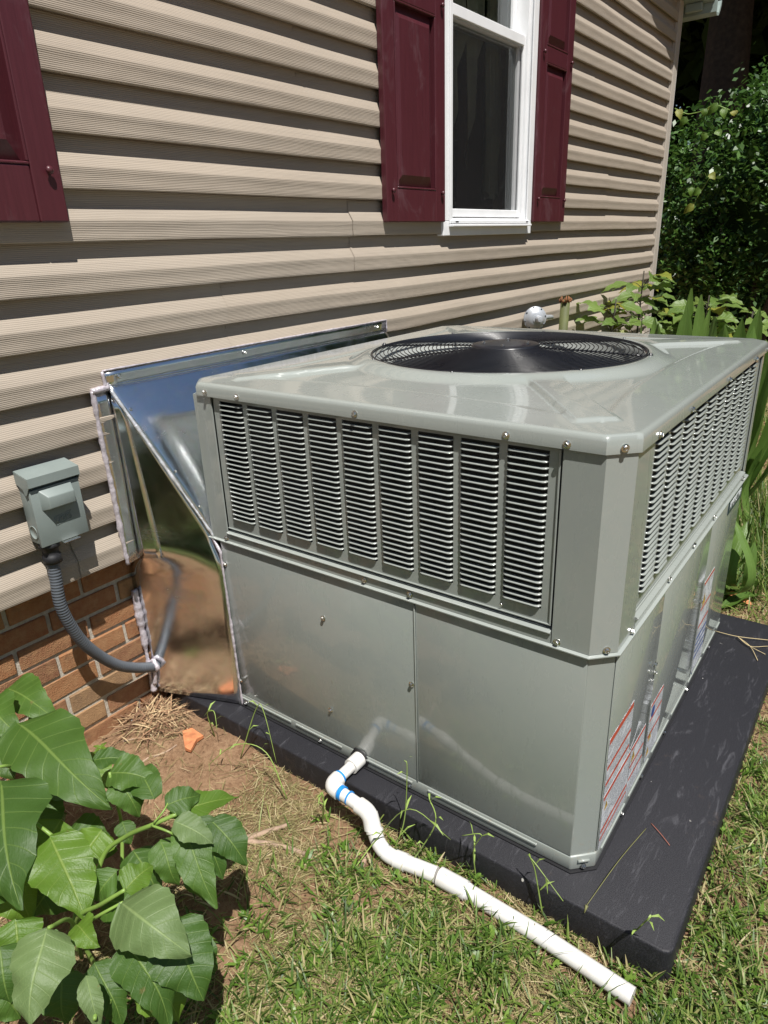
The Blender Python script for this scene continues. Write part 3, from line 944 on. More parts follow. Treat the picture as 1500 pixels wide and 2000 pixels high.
def ray_out(th):
    d = Vector((math.cos(th), math.sin(th))); best = None
    for i in range(8):
        a = Vector(OUT[i]); b = Vector(OUT[(i + 1) % 8]); e = b - a
        den = d.x * e.y - d.y * e.x
        if abs(den) < 1e-9: continue
        w = a - FC
        t = (w.x * e.y - w.y * e.x) / den; s = (w.x * d.y - w.y * d.x) / den
        if t > 0 and -1e-6 <= s <= 1 + 1e-6 and (best is None or t < best): best = t
    return best


def sstep(a, b, v):
    t = min(1, max(0, (v - a) / (b - a))); return t * t * (3 - 2 * t)


CORN = [Vector((X_L + .085, Y_F + .095)), Vector((X_R - .085, Y_F + .095)), Vector((X_R - .085, Y_B - .095)), Vector((X_L + .085, Y_B - .095))]


def edge_dist(x, y):
    d = min(x - (X_L - EO), (X_R + EO) - x, y - (Y_F - EO), (Y_B + EO) - y)
    k = math.sqrt(.5)
    for cx, cy, sx, sy in ((X_L, Y_F, 1, 1), (X_R, Y_F, -1, 1), (X_R, Y_B, -1, -1), (X_L, Y_B, 1, -1)):
        d = min(d, ((x - cx) * sx + (y - cy) * sy - CH + EO) * k)
    return d


def cover_z(x, y):
    de = edge_dist(x, y); rd = math.hypot(x - FC.x, y - FC.y)
    z = 1.0700 + .012 * sstep(0, .35, de)
    if de < .012: z -= .012 * (1 - math.sqrt(max(0, 1 - ((.012 - de) / .012) ** 2)))
    # diagonal stiffening ribs from the fan ring to the corners
    rib = 0.0
    for c in CORN:
        v = c - FC; L = v.length; v = v / L; q = Vector((x, y)) - FC
        s = q.dot(v); w = abs(q.x * v.y - q.y * v.x)
        if s > FR * .9:
            hw = .044
            e = sstep(hw + .006, hw - .005, w) * sstep(L + .004, L - .008, s) * sstep(FR + .035, FR + .10, s)
            rib = max(rib, e)
    z += .0055 * rib
    # shallow sunk field between the ribs, bounded by a long arc
    sx = (x - (X_L + X_R) / 2) / .62; sy = (y - (Y_F + Y_B) / 2) / .54
    m = max(abs(sx), abs(sy)); lo = min(abs(sx), abs(sy))
    arc = .93 + .06 * lo ** 3 - .10 * (1 - lo ** 2) * .5
    z -= .0040 * sstep(arc + .012, arc - .018, m) * (1 - rib)
    # ring round the fan opening
    z += .017 * sstep(FR + .085, FR + .022, rd)
    if rd < FR + .014: z -= .010 * sstep(FR + .014, FR, rd)
    return z


NT, NR = 1000, 72
ths = [2 * PI * i / NT for i in range(NT)]
for (cx, cy) in OUT:                                    # snap a column of vertices to every outline corner
    a = math.atan2(cy - FC.y, cx - FC.x) % (2 * PI)
    j = min(range(NT), key=lambda i: abs(ths[i] - a)); ths[j] = a
tt = [((j / NR)) for j in range(NR + 1)]
V = []
for th in ths:
    Rr = ray_out(th)
    for t in tt:
        e = 1 - (1 - t) ** 1.12
        r = FR + (Rr - FR) * e
        x, y = FC.x + r * math.cos(th), FC.y + r * math.sin(th)
        V.append((x, y, cover_z(x, y)))
    x, y = FC.x + Rr * math.cos(th), FC.y + Rr * math.sin(th)
    V.append((x, y, 1.0345))
    V.append((FC.x + (Rr - .004) * math.cos(th), FC.y + (Rr - .004) * math.sin(th), 1.0340))
m = NR + 3; Fq = []
for i in range(NT):
    for j in range(m - 1):
        a = i * m + j; b = ((i + 1) % NT) * m + j; Fq.append((a, b, b + 1, a + 1))
for i in range(NT):                                    # rolled throat of the fan opening
    pass
tc_ = np_mesh('top_cover', V, [f[::-1] for f in Fq], M_PAINT, unit)
tc_.data.polygons.foreach_set('use_smooth', np.ones(len(tc_.data.polygons), dtype=bool)); tc_.data.set_sharp_from_angle(angle=math.radians(38))

ztop = 1.0925
MF = Matrix.Translation((FC.x, FC.y, 0))
sh = MB(); n = 72
rings = [[sh.bm.verts.new((FC.x + r * math.cos(k * 2 * PI / n), FC.y + r * math.sin(k * 2 * PI / n), z)) for k in range(n)] for r, z in ((FR + .0005, 1.082), (FR - .006, 1.068), (FR - .006, .93), (FR - .03, .90), (.02, .895))]
for a, b in zip(rings[:-1], rings[1:]):
    for k in range(n): f = sh.bm.faces.new((a[k], a[(k + 1) % n], b[(k + 1) % n], b[k])); f.smooth = True
sh.done('fan_shroud', M_SHROUD, unit)
fan = MB()
for k in range(4):
    a0 = k * PI / 2 + .5
    pts = []
    for i in range(9):
        r = .07 + (.36 - .07) * i / 8
        for j in range(7):
            s = (j / 6 - .5); a = a0 + s * (1.15 - .25 * i / 8) + .25 * (i / 8) ** 2
            pts.append(fan.bm.verts.new((FC.x + r * math.cos(a), FC.y + r * math.sin(a), .985 - s * .075 * (1 - .3 * i / 8) + .006 * math.cos(s * 3))))
    for i in range(8):
        for j in range(6):
            f = fan.bm.faces.new((pts[i * 7 + j], pts[i * 7 + j + 1], pts[(i + 1) * 7 + j + 1], pts[(i + 1) * 7 + j])); f.smooth = True
fan.lathe([(.075, .96), (.08, .965), (.08, 1.0), (.07, 1.005)], 24, MF); fan.done('fan_blades', M_BLADE, unit)

gr = bpy.data.objects.new('fan_grille', None); COL.objects.link(gr); gr.parent = unit; gr.location = Vector((FC.x, FC.y, 1.09)) - Vector(unit.location)


def dome(r): return ztop + .013 * (1 - (r / FR) ** 2)


radii = np.linspace(.098, .4085, 26)
for r in radii:
    w = .0016 if r < .40 else .003
    prof = MB(); n = 96
    rr_ = []
    for k in range(n):
        a = k * 2 * PI / n
        c = Vector((FC.x + r * math.cos(a), FC.y + r * math.sin(a), dome(r))); d = Vector((math.cos(a), math.sin(a), 0))
        rr_.append([prof.bm.verts.new(c + d * (w * math.cos(q * PI / 2 + .4)) + Vector((0, 0, w * math.sin(q * PI / 2 + .4)))) for q in range(4)])
    for k in range(n):
        A, B = rr_[k], rr_[(k + 1) % n]
        for q in range(4): f = prof.bm.faces.new((A[q], A[(q + 1) % 4], B[(q + 1) % 4], B[q])); f.smooth = True
    prof.done('grille_ring', M_WIRE, gr)
for k in range(8):                                     # radial wires under the rings, each ending on a clip
    a = k * PI / 4 + .93
    m_ = MB(); pts = [(FC.x + r * math.cos(a), FC.y + r * math.sin(a), dome(r) - .0045) for r in np.linspace(.09, .413, 9)]
    m_.tube(pts, .0029, 6); m_.done('grille_spoke', M_WIRE, gr)
    m_ = MB(); c, s = math.cos(a), math.sin(a)
    m_.lathe([(.008, 0), (.008, .003), (.0045, .004), (.0045, .0075), (.001, .0078)], 8, Matrix.Translation((FC.x + .419 * c, FC.y + .419 * s, 1.0895))); m_.done('grille_clip', M_WIRE, gr)
m_ = MB(); m_.lathe([(.102, dome(.1) - .004), (.104, dome(.1)), (.098, dome(.1) + .004), (.05, dome(.1) + .0055), (.001, dome(.1) + .006)], 40, MF); m_.done('grille_hub', M_WIRE, gr)
for k in range(4):
    a = k * PI / 2 + .35; screw((FC.x + .066 * math.cos(a), FC.y + .066 * math.sin(a), dome(.1) + .0050), (0, 0, 1), gr, .9)

# warning labels and name plate -------------------------------------------


def label_mat():
    """paper with fine lines of print"""
    t = MT('printed_label_paper'); o = t.tc()
    g = t.n.new('ShaderNodeNewGeometry')
    pos = g.outputs['Position']; sp = t.n.new('ShaderNodeSeparateXYZ'); t.l.new(pos, sp.inputs[0])
    rows = t.math('FRACT', t.math('MULTIPLY', sp.outputs[2], 190.0))
    inrow = t.math('GREATER_THAN', rows, .42)
    nz = t.noise(t.mp(pos, (900, 1, 190)), 1.0, 2, .6)
    block = t.math('GREATER_THAN', t.noise(t.mp(pos, (24, 1, 30)), 1.0, 1), .43)
    ink = t.math('MULTIPLY', t.math('MULTIPLY', inrow, t.math('GREATER_THAN', nz, .48)), block)
    t.set(col=t.mix(t.math('MULTIPLY', ink, .85), (.60, .62, .66), (.04, .045, .06)), rough=.35)
    return t.m


M_LABEL = label_mat()
M_REDBAR = simple('red_print', (.50, .075, .035), .35)
M_YEL = simple('amber_print', (.52, .33, .06), .35)
M_BLU2 = simple('blue_print', (.04, .09, .30), .35)
M_INK = simple('black_print', (.02, .02, .025), .35)


def sticker(x0, x1, z0, z1, bars, tri=(), blue=(), disc=(), label=None):
    y = Y_F + IN - .0010
    s = MB(); s.box(x0, x1, y - .0006, y - .0001, z0, z1); o = s.done('warning_label', M_LABEL, unit)
    def bar(z, h, mat, xa=x0 + .003, xb=x1 - .003, nm='printed_bar'):
        b = MB(); b.quad((xa, y - .0009, z - h), (xb, y - .0009, z - h), (xb, y - .0009, z), (xa, y - .0009, z)); b.done(nm, mat, o)
    for z, h in bars: bar(z, h, M_REDBAR)
    for z, h in blue: bar(z, h, M_BLU2)
    for (x, z, w) in tri:
        b = MB(); b.bm.faces.new([b.bm.verts.new(c) for c in ((x - w, y - .0011, z - w), (x + w, y - .0011, z - w), (x, y - .0011, z + w * .9))]); b.done('warning_triangle', M_YEL, o)
        b = MB(); b.quad((x - w * .12, y - .0013, z - w * .3), (x + w * .12, y - .0013, z - w * .3), (x + w * .12, y - .0013, z + w * .4), (x - w * .12, y - .0013, z + w * .4)); b.done('warning_mark', M_INK, o)
    for (x, z, w) in disc:
        b = MB(); b.bm.faces.new([b.bm.verts.new((x + w * math.cos(k * PI / 8), y - .0011, z + w * 1.1 * math.sin(k * PI / 8))) for k in range(16)]); b.done('notice_symbol', M_BLU2, o)
    return o


sticker(1.2475, 1.418, .2085, .372, [(.3705, .016), (.292, .010), (.246, .010)])
sticker(1.2475, 1.440, .0485, .2070, [(.2055, .012), (.104, .010), (.080, .008)], tri=[(1.272, .17, .012)])
sticker(1.4445, 1.5640, .0485, .2060, [(.2045, .010), (.148, .008), (.108, .008)], tri=[(1.468, .172, .016)])
sticker(1.5985, 1.716, .0485, .2400, [(.2385, .009), (.190, .008), (.135, .008)], tri=[(1.622, .128, .015), (1.618, .078, .014)], disc=[(1.624, .207, .016)])
sticker(2.0985, 2.235, .0485, .385, [(.3835, .010), (.290, .009), (.226, .009)], tri=[(2.128, .318, .022)], blue=[(.185, .010), (.160, .008), (.135, .008), (.110, .008)])

M_PLATE = simple('dark_name_plate', (.018, .040, .055), .3)
npb = MB(); npb.box(2.315, 2.520, Y_F + IN - .0032, Y_F + IN - .0008, .538, .589, .0006); npo = npb.done('name_plate', M_PLATE, unit)


def text_mesh(txt, size, M, mat, name, parent, depth=.0004):
    cu = bpy.data.curves.new('t', 'FONT'); cu.body = txt; cu.size = size; cu.extrude = depth; cu.align_x = 'CENTER'; cu.align_y = 'CENTER'; cu.resolution_u = 2
    o = bpy.data.objects.new('t', cu); COL.objects.link(o)
    dg = bpy.context.evaluated_depsgraph_get(); dg.update()
    me = bpy.data.meshes.new_from_object(o.evaluated_get(dg)); bpy.data.objects.remove(o); bpy.data.curves.remove(cu)
    me.name = name; me.transform(M); me.materials.clear()
    return link(name, me, parent, mat)


text_mesh('AMERISTAR', .040, Matrix.Translation((2.417, Y_F + IN - .0034, .564)) @ Matrix.Rotation(PI / 2, 4, 'X') @ Matrix.Scale(.88, 4, (1, 0, 0)), simple('silver_print', (.65, .68, .70), .3), 'name_lettering', npo)

# ------------------------------------------------------------------ duct cover between wall and unit
duct = empty('duct_cover', (1.1, -.1, .3), 'shiny galvanised sheet metal duct cover between the house wall and the grey unit', 'duct cover')
dx0 = 1.060
A = Vector((dx0, -.021, 1.066)); B = Vector((2.372, -.021, 1.066)); Cc = Vector((2.372, Y_B - .008, .60)); D = Vector((X_L + .004, Y_B - .018, .600))


def grid_quad(name, p00, p10, p11, p01, nu, nv, disp, mat, parent, thick=.0012):
    V = []; N = ((p10 - p00).cross(p01 - p00)).normalized()
    for i in range(nu + 1):
        for j in range(nv + 1):
            u, v_ = i / nu, j / nv
            q = p00 * (1 - u) * (1 - v_) + p10 * u * (1 - v_) + p11 * u * v_ + p01 * (1 - u) * v_
            V.append(q + N * disp(u, v_))
    Fq = [(i * (nv + 1) + j, (i + 1) * (nv + 1) + j, (i + 1) * (nv + 1) + j + 1, i * (nv + 1) + j + 1) for i in range(nu) for j in range(nv)]
    o = np_mesh(name, V, Fq, mat, parent, smooth=True)
    md = o.modifiers.new('thickness', 'SOLIDIFY'); md.thickness = thick; md.offset = 0
    return o


grid_quad('top_sheet', A, B, Cc, D, 90, 24, lambda u, v_: -.026 * (1 - math.exp(-u / .055)) * min(1, v_ * 3.5) * min(1, (1 - v_) * 6), M_GALV, duct)
# flange nailed flat on the wall above the top sheet
grid_quad('wall_flange', Vector((dx0 - .008, -.0225, 1.060)), Vector((2.372, -.0225, 1.062)), Vector((2.372, -.0245, 1.104)), Vector((dx0 - .008, -.0245, 1.100)), 30, 3, lambda u, v_: .0012 * math.sin(13 * u) * v_, M_GALV, duct)
# side flange on the wall, down to the siding bottom
grid_quad('wall_flange', Vector((1.012, -.0235, 1.050)), Vector((1.066, -.0245, 1.050)), Vector((1.064, -.0245, .535)), Vector((1.018, -.0235, .527)), 3, 14, lambda u, v_: .0012 * math.sin(8 * v_ + u), M_GALV, duct)
# side sheet: upper part meets the flange, lower part meets the brick
E0 = Vector((1.064, -.0242, 1.048)); E1 = Vector((1.064, -.0242, .535)); E2 = Vector((1.073, .060, .430)); E3 = Vector((1.075, .060, .004))
G0 = D + Vector((-.004, .002, 0)); G1 = Vector((X_L - .003, -.249, .560)); G2 = Vector((X_L - .001, -.256, .006))
sv = MB()
def sheet(name, rows):
    """rows: list of lists of points, same length"""
    nr, nc = len(rows), len(rows[0]); V = [p for r in rows for p in r]
    Fq = [(i * nc + j, (i + 1) * nc + j, (i + 1) * nc + j + 1, i * nc + j + 1) for i in range(nr - 1) for j in range(nc - 1)]
    o = np_mesh(name, V, Fq, M_GALV, duct, smooth=True)
    md = o.modifiers.new('thickness', 'SOLIDIFY'); md.thickness = .0012; md.offset = 0; return o
def lerp(a, b, t): return a * (1 - t) + b * t
sv.bm.free()
rows = []
for i in range(41):                                     # one sheet from the top corner to the pad, kinked back to the brick below the siding
    z = 1.048 + (.005 - 1.048) * i / 40
    if z > .545: L_ = Vector((1.0645, -.0242, z))
    elif z > .470: L_ = lerp(Vector((1.0645, -.0242, z)), Vector((1.0715, .060, z)), sstep(.545, .470, z) if False else (.545 - z) / .075)
    else: L_ = Vector((1.0725, .060, z))
    if z > .60:
        k_ = (1.048 - z) / (1.048 - .60); R_ = lerp(E0 + Vector((.001, -.001, 0)), G0, k_)
    else: k_ = (.60 - z) / .60; R_ = lerp(G0, G2, min(1, k_ * 6)) if k_ * 6 < 1 else Vector((G2.x, G2.y, z))
    R_.z = z
    rows.append([lerp(L_, R_, j / 12) + Vector((.9, .42, 0)) * (.0028 * math.sin(PI * j / 12) * math.sin(PI * i / 40)) for j in range(13)])
sheet('side_sheet', rows)
# second leg of the corner angle lapping over the side sheet
rows = []
for i in range(15):
    t = i / 14; z = 1.030 + (.532 - 1.030) * t
    k_ = min(1, (1.048 - z) / (1.048 - .60)); R_ = lerp(E0, G0, k_); L_ = Vector((1.064, -.0245, z)); R_.z = z
    d_ = (R_ - L_); wd = min(d_.length * .92, .030 + .040 * t); d_ = d_.normalized(); nn2 = Vector((d_.y, -d_.x, 0)); nn2 = nn2 if nn2.x < 0 else -nn2
    rows.append([L_ + d_ * (wd * j / 4) + nn2 * (.0030 - .0035 * (1 - j / 4) ** 3 * 0) for j in range(5)])
sheet('corner_angle', rows)


def bead(name, pts, r, mat, parent, jit=.3, n=7, step=.008):
    P_ = [Vector(p) for p in pts]; out = []
    for a, b in zip(P_[:-1], P_[1:]):
        k = max(1, int((b - a).length / step))
        for i in range(k): out.append(lerp(a, b, i / k))
    out.append(P_[-1])
    rad = []; w_ = 0.0
    for _ in out:
        w_ = .86 * w_ + random.uniform(-jit, jit) * .42
        rad.append(r * max(.45, 1 + w_))
    out = [p + Vector((random.uniform(-1, 1), random.uniform(-1, 1), random.uniform(-1, 1))) * r * .10 for p in out]
    m = MB(); m.tube(out, r, n, True, rad); return m.done(name, mat, parent, smooth=True)


bead('sealant_bead', [E0 + Vector((0, -.004, .004)), D + Vector((-.002, -.004, .003))], .0050, M_WHITECAULK, duct, .45)
bead('sealant_bead', [D + Vector((-.006, -.004, 0)), G1 + Vector((-.002, -.004, 0)), lerp(G1, G2, .5) + Vector((-.002, -.004, 0)), G2 + Vector((-.003, -.004, .0))], .0045, M_CAULK, duct, .5)
bead('sealant_bead', [(1.011, -.026, 1.058), (1.0115, -.022, .92), (1.013, -.026, .80), (1.015, -.026, .66), (1.018, -.026, .53)], .0060, M_CAULK, duct, .5)
bead('sealant_bead', [(1.008, -.027, 1.056), (1.060, -.029, 1.060)], .0085, M_CAULK, duct, .4)
bead('sealant_bead', [(1.052, -.027, 1.060), (1.049, -.027, 1.104)], .0060, M_CAULK, duct, .4)
bead('sealant_bead', [(1.050, -.0255, 1.106), (1.6, -.0255, 1.107), (2.375, -.0255, 1.106), (2.376, -.0255, 1.06)], .0030, M_CAULK, duct, .5, 6, .014)
bead('sealant_bead', [(1.066, .050, .40), (1.067, .049, .25), (1.066, .049, .10), (1.067, .048, .01)], .0100, M_CAULK, duct, .6)
for x in (1.10, 1.575, 2.31): screw((x, -.0255, 1.083), (0, -1, .05), duct, .95)
for t in (.13, .55, .80): screw(lerp(E0, D, t) + Vector((.018, -.006, .003)), (0, -.92, .38), duct, .7)

# ------------------------------------------------------------------ disconnect box
box = empty('disconnect_box', (.81, -.02, .70), 'small grey outdoor electrical disconnect box on the siding beside the duct cover', 'electrical box')
bx0, bx1, by0, by1, bz0, bz1 = .760, .891, -.080, -.0225, .697, .884
b = MB(); b.box(bx0, bx1, by0 + .012, by1, bz0 + .006, bz1, .003, 2); b.done('enclosure', M_GREYBOX, box, sharp=40)
b = MB(); b.box(bx0 - .0015, bx1 + .0015, by0, by0 + .0115, bz0, bz1 - .030, .0022, 2); b.done('door', M_GREYBOX, box, sharp=40)
b = MB()
prof = [(by1 - .002, bz1 + .016), (by0 - .008, bz1 + .004), (by0 - .0085, bz1 - .020), (by0 - .0065, bz1 - .020), (by0 - .006, bz1 + .0015), (by1 - .002, bz1 + .0025)]
ra = [b.bm.verts.new((bx0 - .004, y, z)) for y, z in prof]; rb2 = [b.bm.verts.new((bx1 + .004, y, z)) for y, z in prof]
for i in range(6): b.bm.faces.new((ra[i], ra[(i + 1) % 6], rb2[(i + 1) % 6], rb2[i]))
b.bm.faces.new(ra); b.bm.faces.new(rb2[::-1])
for xx in (bx0 - .0045, bx1 + .0025): 
    pr = [(by1 - .002, bz1 + .014), (by0 - .006, bz1 + .002), (by0 - .006, bz1 - .020), (by0 + .008, bz1 - .040), (by0 + .018, bz1 - .045), (by0 + .026, bz1 - .028), (by1 - .002, bz1 - .018)]
    va = [b.bm.verts.new((xx, y, z)) for y, z in pr]; vb = [b.bm.verts.new((xx + .002, y, z)) for y, z in pr]
    b.bm.faces.new(va); b.bm.faces.new(vb[::-1])
    for i in range(len(pr)): b.bm.faces.new((va[i], va[(i + 1) % len(pr)], vb[(i + 1) % len(pr)], vb[i]))
b.done('rain_hood', M_GREYBOX, box)
b = MB()                                                # raised pull handle housing, tapered box
fx0, fx1, fz0, fz1 = .786, .864, .800, .842; yb_, yf_ = by0 - .0002, by0 - .024
lo_ = [(fx0 - .006, yb_, fz0 - .006), (fx1 + .006, yb_, fz0 - .006), (fx1 + .006, yb_, fz1 + .008), (fx0 - .006, yb_, fz1 + .008)]
hi_ = [(fx0 + .006, yf_, fz0), (fx1 - .002, yf_, fz0), (fx1 - .002, yf_, fz1 - .010), (fx0 + .006, yf_, fz1 - .010)]
va = [b.bm.verts.new(c) for c in lo_]; vb = [b.bm.verts.new(c) for c in hi_]
for i in range(4): b.bm.faces.new((va[i], va[(i + 1) % 4], vb[(i + 1) % 4], vb[i]))
b.bm.faces.new(vb)
bmesh.ops.bevel(b.bm, geom=b.bm.edges[:], offset=.0025, segments=2, affect='EDGES', profile=.5)
b.done('handle_housing', M_GREYBOX, box, sharp=40)
b = MB()                                                # embossed frame of the mark
for (p0, p1) in (((.807, .768), (.855, .774)), ((.807, .745), (.855, .753)), ((.807, .745), (.807, .768))):
    b.tube([(p0[0], by0 - .0004, p0[1]), (p1[0], by0 - .0004, p1[1])], .0009, 6)
b.done('embossed_frame', M_GREYBOX, box)
text_mesh('UGPS', .0185, Matrix.Translation((.8315, by0 - .0008, .7595)) @ Matrix.Rotation(PI / 2, 4, 'X') @ Matrix.Rotation(.1, 4, 'Z'), M_GREYBOX, 'embossed_lettering', box, .0016)
b = MB(); b.box(.812, .860, by0 - .012, by0 + .006, bz0 - .0035, bz0 - .0005, .001); b.done('hasp', M_SCREW, box)
b = MB(); b.lathe([(.019, 0), (.019, .0015), (.0165, .0018), (.0165, .0004), (.001, .0004)], 24, Matrix.Translation((bx0 - .0003, -.052, .735)) @ Matrix.Rotation(-PI / 2, 4, 'Y')); b.done('knockout', M_GREYBOX, box)

# ------------------------------------------------------------------ conduit
cond = empty('electrical_conduit', (.79, -.07, .69), 'dark grey ribbed flexible conduit curving from the electrical box down to the duct cover', 'conduit')


def spline(pts, n):
    pts = [Vector(p) for p in pts]; P_ = [pts[0] * 2 - pts[1]] + pts + [pts[-1] * 2 - pts[-2]]; out = []
    for i in range(1, len(P_) - 2):
        for k in range(n):
            t = k / n; a, b_, c, d = P_[i - 1:i + 3]
            out.append(.5 * ((2 * b_) + (c - a) * t + (2 * a - 5 * b_ + 4 * c - d) * t * t + (-a + 3 * b_ - 3 * c + d) * t ** 3))
    out.append(pts[-1]); return out


cpts = [(.790, -.052, .685), (.787, -.052, .60), at(118, 1180, 1, -.048), at(140, 1225, 1, -.040), at(172, 1264, 1, -.028), at(222, 1296, 1, -.006), at(262, 1304, 1, .014), at(298, 1302, 1, .030), at(318, 1296, 1, .034)]
cs = spline(cpts, 60)
L_tot = 0; rad = []; res_ = [cs[0]]; acc = [0.0]
for a, b_ in zip(cs[:-1], cs[1:]): acc.append(acc[-1] + (b_ - a).length)
N_ = int(acc[-1] / .0021); out = []; j = 0
for i in range(N_):
    s = acc[-1] * i / (N_ - 1)
    while j < len(acc) - 2 and acc[j + 1] < s: j += 1
    out.append(lerp(cs[j], cs[j + 1], (s - acc[j]) / max(1e-9, acc[j + 1] - acc[j])))
    rad.append(.0160 + .0010 * math.sin(s / .0088 * 2 * PI))
c = MB(); c.tube(out, .018, 20, True, rad); c.done('flexible_tube', M_CONDUIT, cond, smooth=True)
c = MB(); c.lathe([(.019, -.045), (.0245, -.043), (.0245, -.022), (.021, -.020), (.021, .0), (.027, .002), (.027, .0145), (.019, .0155)], 18, Matrix.Translation((.790, -.052, .682))); c.done('connector', M_BLACK, cond)
q_ = at(300, 1300, 1, .032)
bead('sealant_blob', [q_ + Vector((0, .004, -.022)), q_ + Vector((0, -.024, -.002)), q_ + Vector((0, -.004, .022)), q_ + Vector((0, .016, .004)), q_ + Vector((0, .0, -.022)), q_ + Vector((-.003, .008, -.075))], .0075, M_CAULK, cond, .5)

# ------------------------------------------------------------------ drain pipe
drain = empty('drain_pipe', (1.05, -.9, -.07), 'white plastic condensate drain pipe with blue primer rings running over the grass', 'drain pipe')
PR = .0185
zs = .026
jp = [Vector((1.190, -.752, zs)), Vector((1.062, -.752, zs)), Vector((1.058, -.885, zs - .006)), Vector((1.044, -.905, -.062))]


def pipe(name, pts, r, mat, n=18): m = MB(); m.tube(pts, r, n); return m.done(name, mat, drain, sharp=50)


def elbow(a, corner, b_, r, leg=.030):
    a, corner, b_ = Vector(a), Vector(corner), Vector(b_)
    da = (a - corner).normalized(); db = (b_ - corner).normalized()
    pts = [corner + da * leg]
    for k in range(9):
        t = k / 8; p0 = corner + da * leg * .62; p2 = corner + db * leg * .62
        pts.append(p0 * (1 - t) ** 2 + corner * 2 * t * (1 - t) + p2 * t * t)
    pts.append(corner + db * leg)
    m = MB(); m.tube(pts, r, 20); return m.done('elbow', M_PVC, drain, sharp=50)


def ring(p, d, r, w, mat=None):
    p = Vector(p); d = Vector(d).normalized(); m = MB(); m.tube([p - d * w, p + d * w], r, 20); return m.done('primer_ring', mat or M_BLUE, drain, sharp=50)


e1 = Vector((1.062, -.752, zs)); e2 = Vector((1.056, -.893, zs - .012)); e3 = Vector((1.030, -.925, -.058))
pipe('pipe', [(1.195, -.752, zs), e1], PR * .86, M_PVC)
m_ = MB(); m_.tube([(1.150, -.752, zs), (1.192, -.752, zs)], .0225, 20); m_.done('adapter', M_PVC, drain, sharp=50)
m_ = MB(); m_.tube([(1.190, -.752, zs), (1.200, -.752, zs)], .034, 6); m_.done('drain_port', M_BLACK, drain)
elbow((1.2, -.752, zs), e1, e2, .0225, .034)
ring((1.101, -.752, zs), (1, 0, 0), .0200, .0032); ring(e1 + Vector((-.001, -.041, -.003)), (0, 1, 0), .0205, .0055)
pipe('pipe', [e1, e2], PR * .95, M_PVC)
ring(e1 + Vector((-.002, -.068, -.005)), (0, 1, 0), .0195, .0022)
elbow(e1, e2, e3 + Vector((0, 0, -.0)), .0225, .040)
def rounded(pts, rad, n=8):
    pts = [Vector(p) for p in pts]; out = [pts[0]]
    for a, b, c in zip(pts[:-2], pts[1:-1], pts[2:]):
        ra = min(rad, (a - b).length * .49, (c - b).length * .49) if rad else 0
        p0 = b + (a - b).normalized() * ra; p2 = b + (c - b).normalized() * ra
        for k in range(n + 1): t = k / n; out.append(p0 * (1 - t) ** 2 + b * 2 * t * (1 - t) + p2 * t * t)
    out.append(pts[-1]); return out


low = Vector((1.024, -.945, -.0625)); cpl = Vector((1.051, -1.110, -.0615))
d3 = rounded([e2, lerp(e2, low, .02), low, cpl + (low - cpl) * .05], .055, 12)
m_ = MB(); k_ = low + (cpl - low).normalized() * .045; m_.tube([k_, k_ + (cpl - low).normalized() * .030], .0225, 20); m_.done('socket', M_PVC, drain, sharp=50)
m_ = MB(); k_ = lerp(e2, low, .42); m_.tube([k_, k_ + (low - e2).normalized() * .006], .0232, 20); m_.done('socket', M_PVC, drain, sharp=50)
pipe('pipe', d3, .0200, M_PVC)
gzp = lambda x, y: float(ground_z(x, y))
cpa, cpb = Vector((1.051, -1.110, -.062)), Vector((1.054, -1.185, -.063))
m_ = MB(); m_.tube([cpa, cpb], .0235, 20); m_.done('coupling', M_PVC, drain, sharp=50)
ring(cpb + Vector((0, -.004, 0)), (0, 1, 0), .0205, .003, M_WHITE)
pipe('pipe', [cpb, Vector((1.052, -1.38, -.066)), Vector((1.040, -1.590, -.072))], .0200, M_PVC)
print_red = MB(); print_red.quad((1.0385, -1.22, -.0535), (1.0385, -1.30, -.0555), (1.0440, -1.30, -.0528), (1.0440, -1.22, -.0508)); print_red.bm.free()

# ------------------------------------------------------------------ gas regulator and cut stalk by the wall
regc = at(1053, 622, 1, -.11)
reg = empty('gas_regulator', (regc.x, -.02, regc.z), 'round grey gas regulator on the siding just above the far edge of the unit top', 'gas regulator')
MR = Matrix.Translation((regc.x, -.085, regc.z)) @ Matrix.Scale(.78, 4) @ Matrix.Rotation(-.85, 4, 'Z') @ Matrix.Rotation(PI / 2, 4, 'X')
b = MB(); b.lathe([(.050, -.020), (.082, -.014), (.084, -.004), (.084, .002), (.070, .008), (.060, .024), (.040, .034), (.026, .036), (.026, .040)], 36, MR); b.done('diaphragm_housing', M_REG, reg, sharp=50)
b = MB(); b.lathe([(.024, .036), (.024, .070), (.020, .074), (.018, .092), (.004, .094)], 20, MR @ Matrix.Translation((.012, .0, 0))); b.done('vent_cap', M_REG, reg, sharp=50)
for k in range(8):
    a = k * PI / 4 + .2; b = MB(); b.lathe([(.0065, .001), (.0065, .009), (.001, .0095)], 6, MR @ Matrix.Translation((.076 * math.cos(a), .076 * math.sin(a), 0))); b.done('bolt', M_CONDUIT, reg)
b = MB(); b.tube([(regc.x, -.078, regc.z - .06), (regc.x, -.078, regc.z - .5), (regc.x, -.078, -.1)], .017, 12); b.tube([(regc.x, -.075, regc.z), (regc.x + .25, -.075, regc.z - .02), (regc.x + .25, -.03, regc.z - .02)], .015, 10); b.done('gas_pipe', M_REG, reg)
sp_ = at(1104, 594, 1, -.14)
stk = empty('cut_stalk', (sp_.x, -.14, -.04), 'thick green cut plant stalk with a dried brown top standing by the wall', 'plant stalk')
b = MB(); b.tube([(sp_.x, -.10, -.05), (sp_.x - .004, -.13, .5), (sp_.x, -.14, sp_.z + .02)], .03, 10, True, [.036, .026, .028]); b.done('stalk', simple('old_green_stalk', (.085, .095, .03), .7, var=.3), stk)
b = MB()
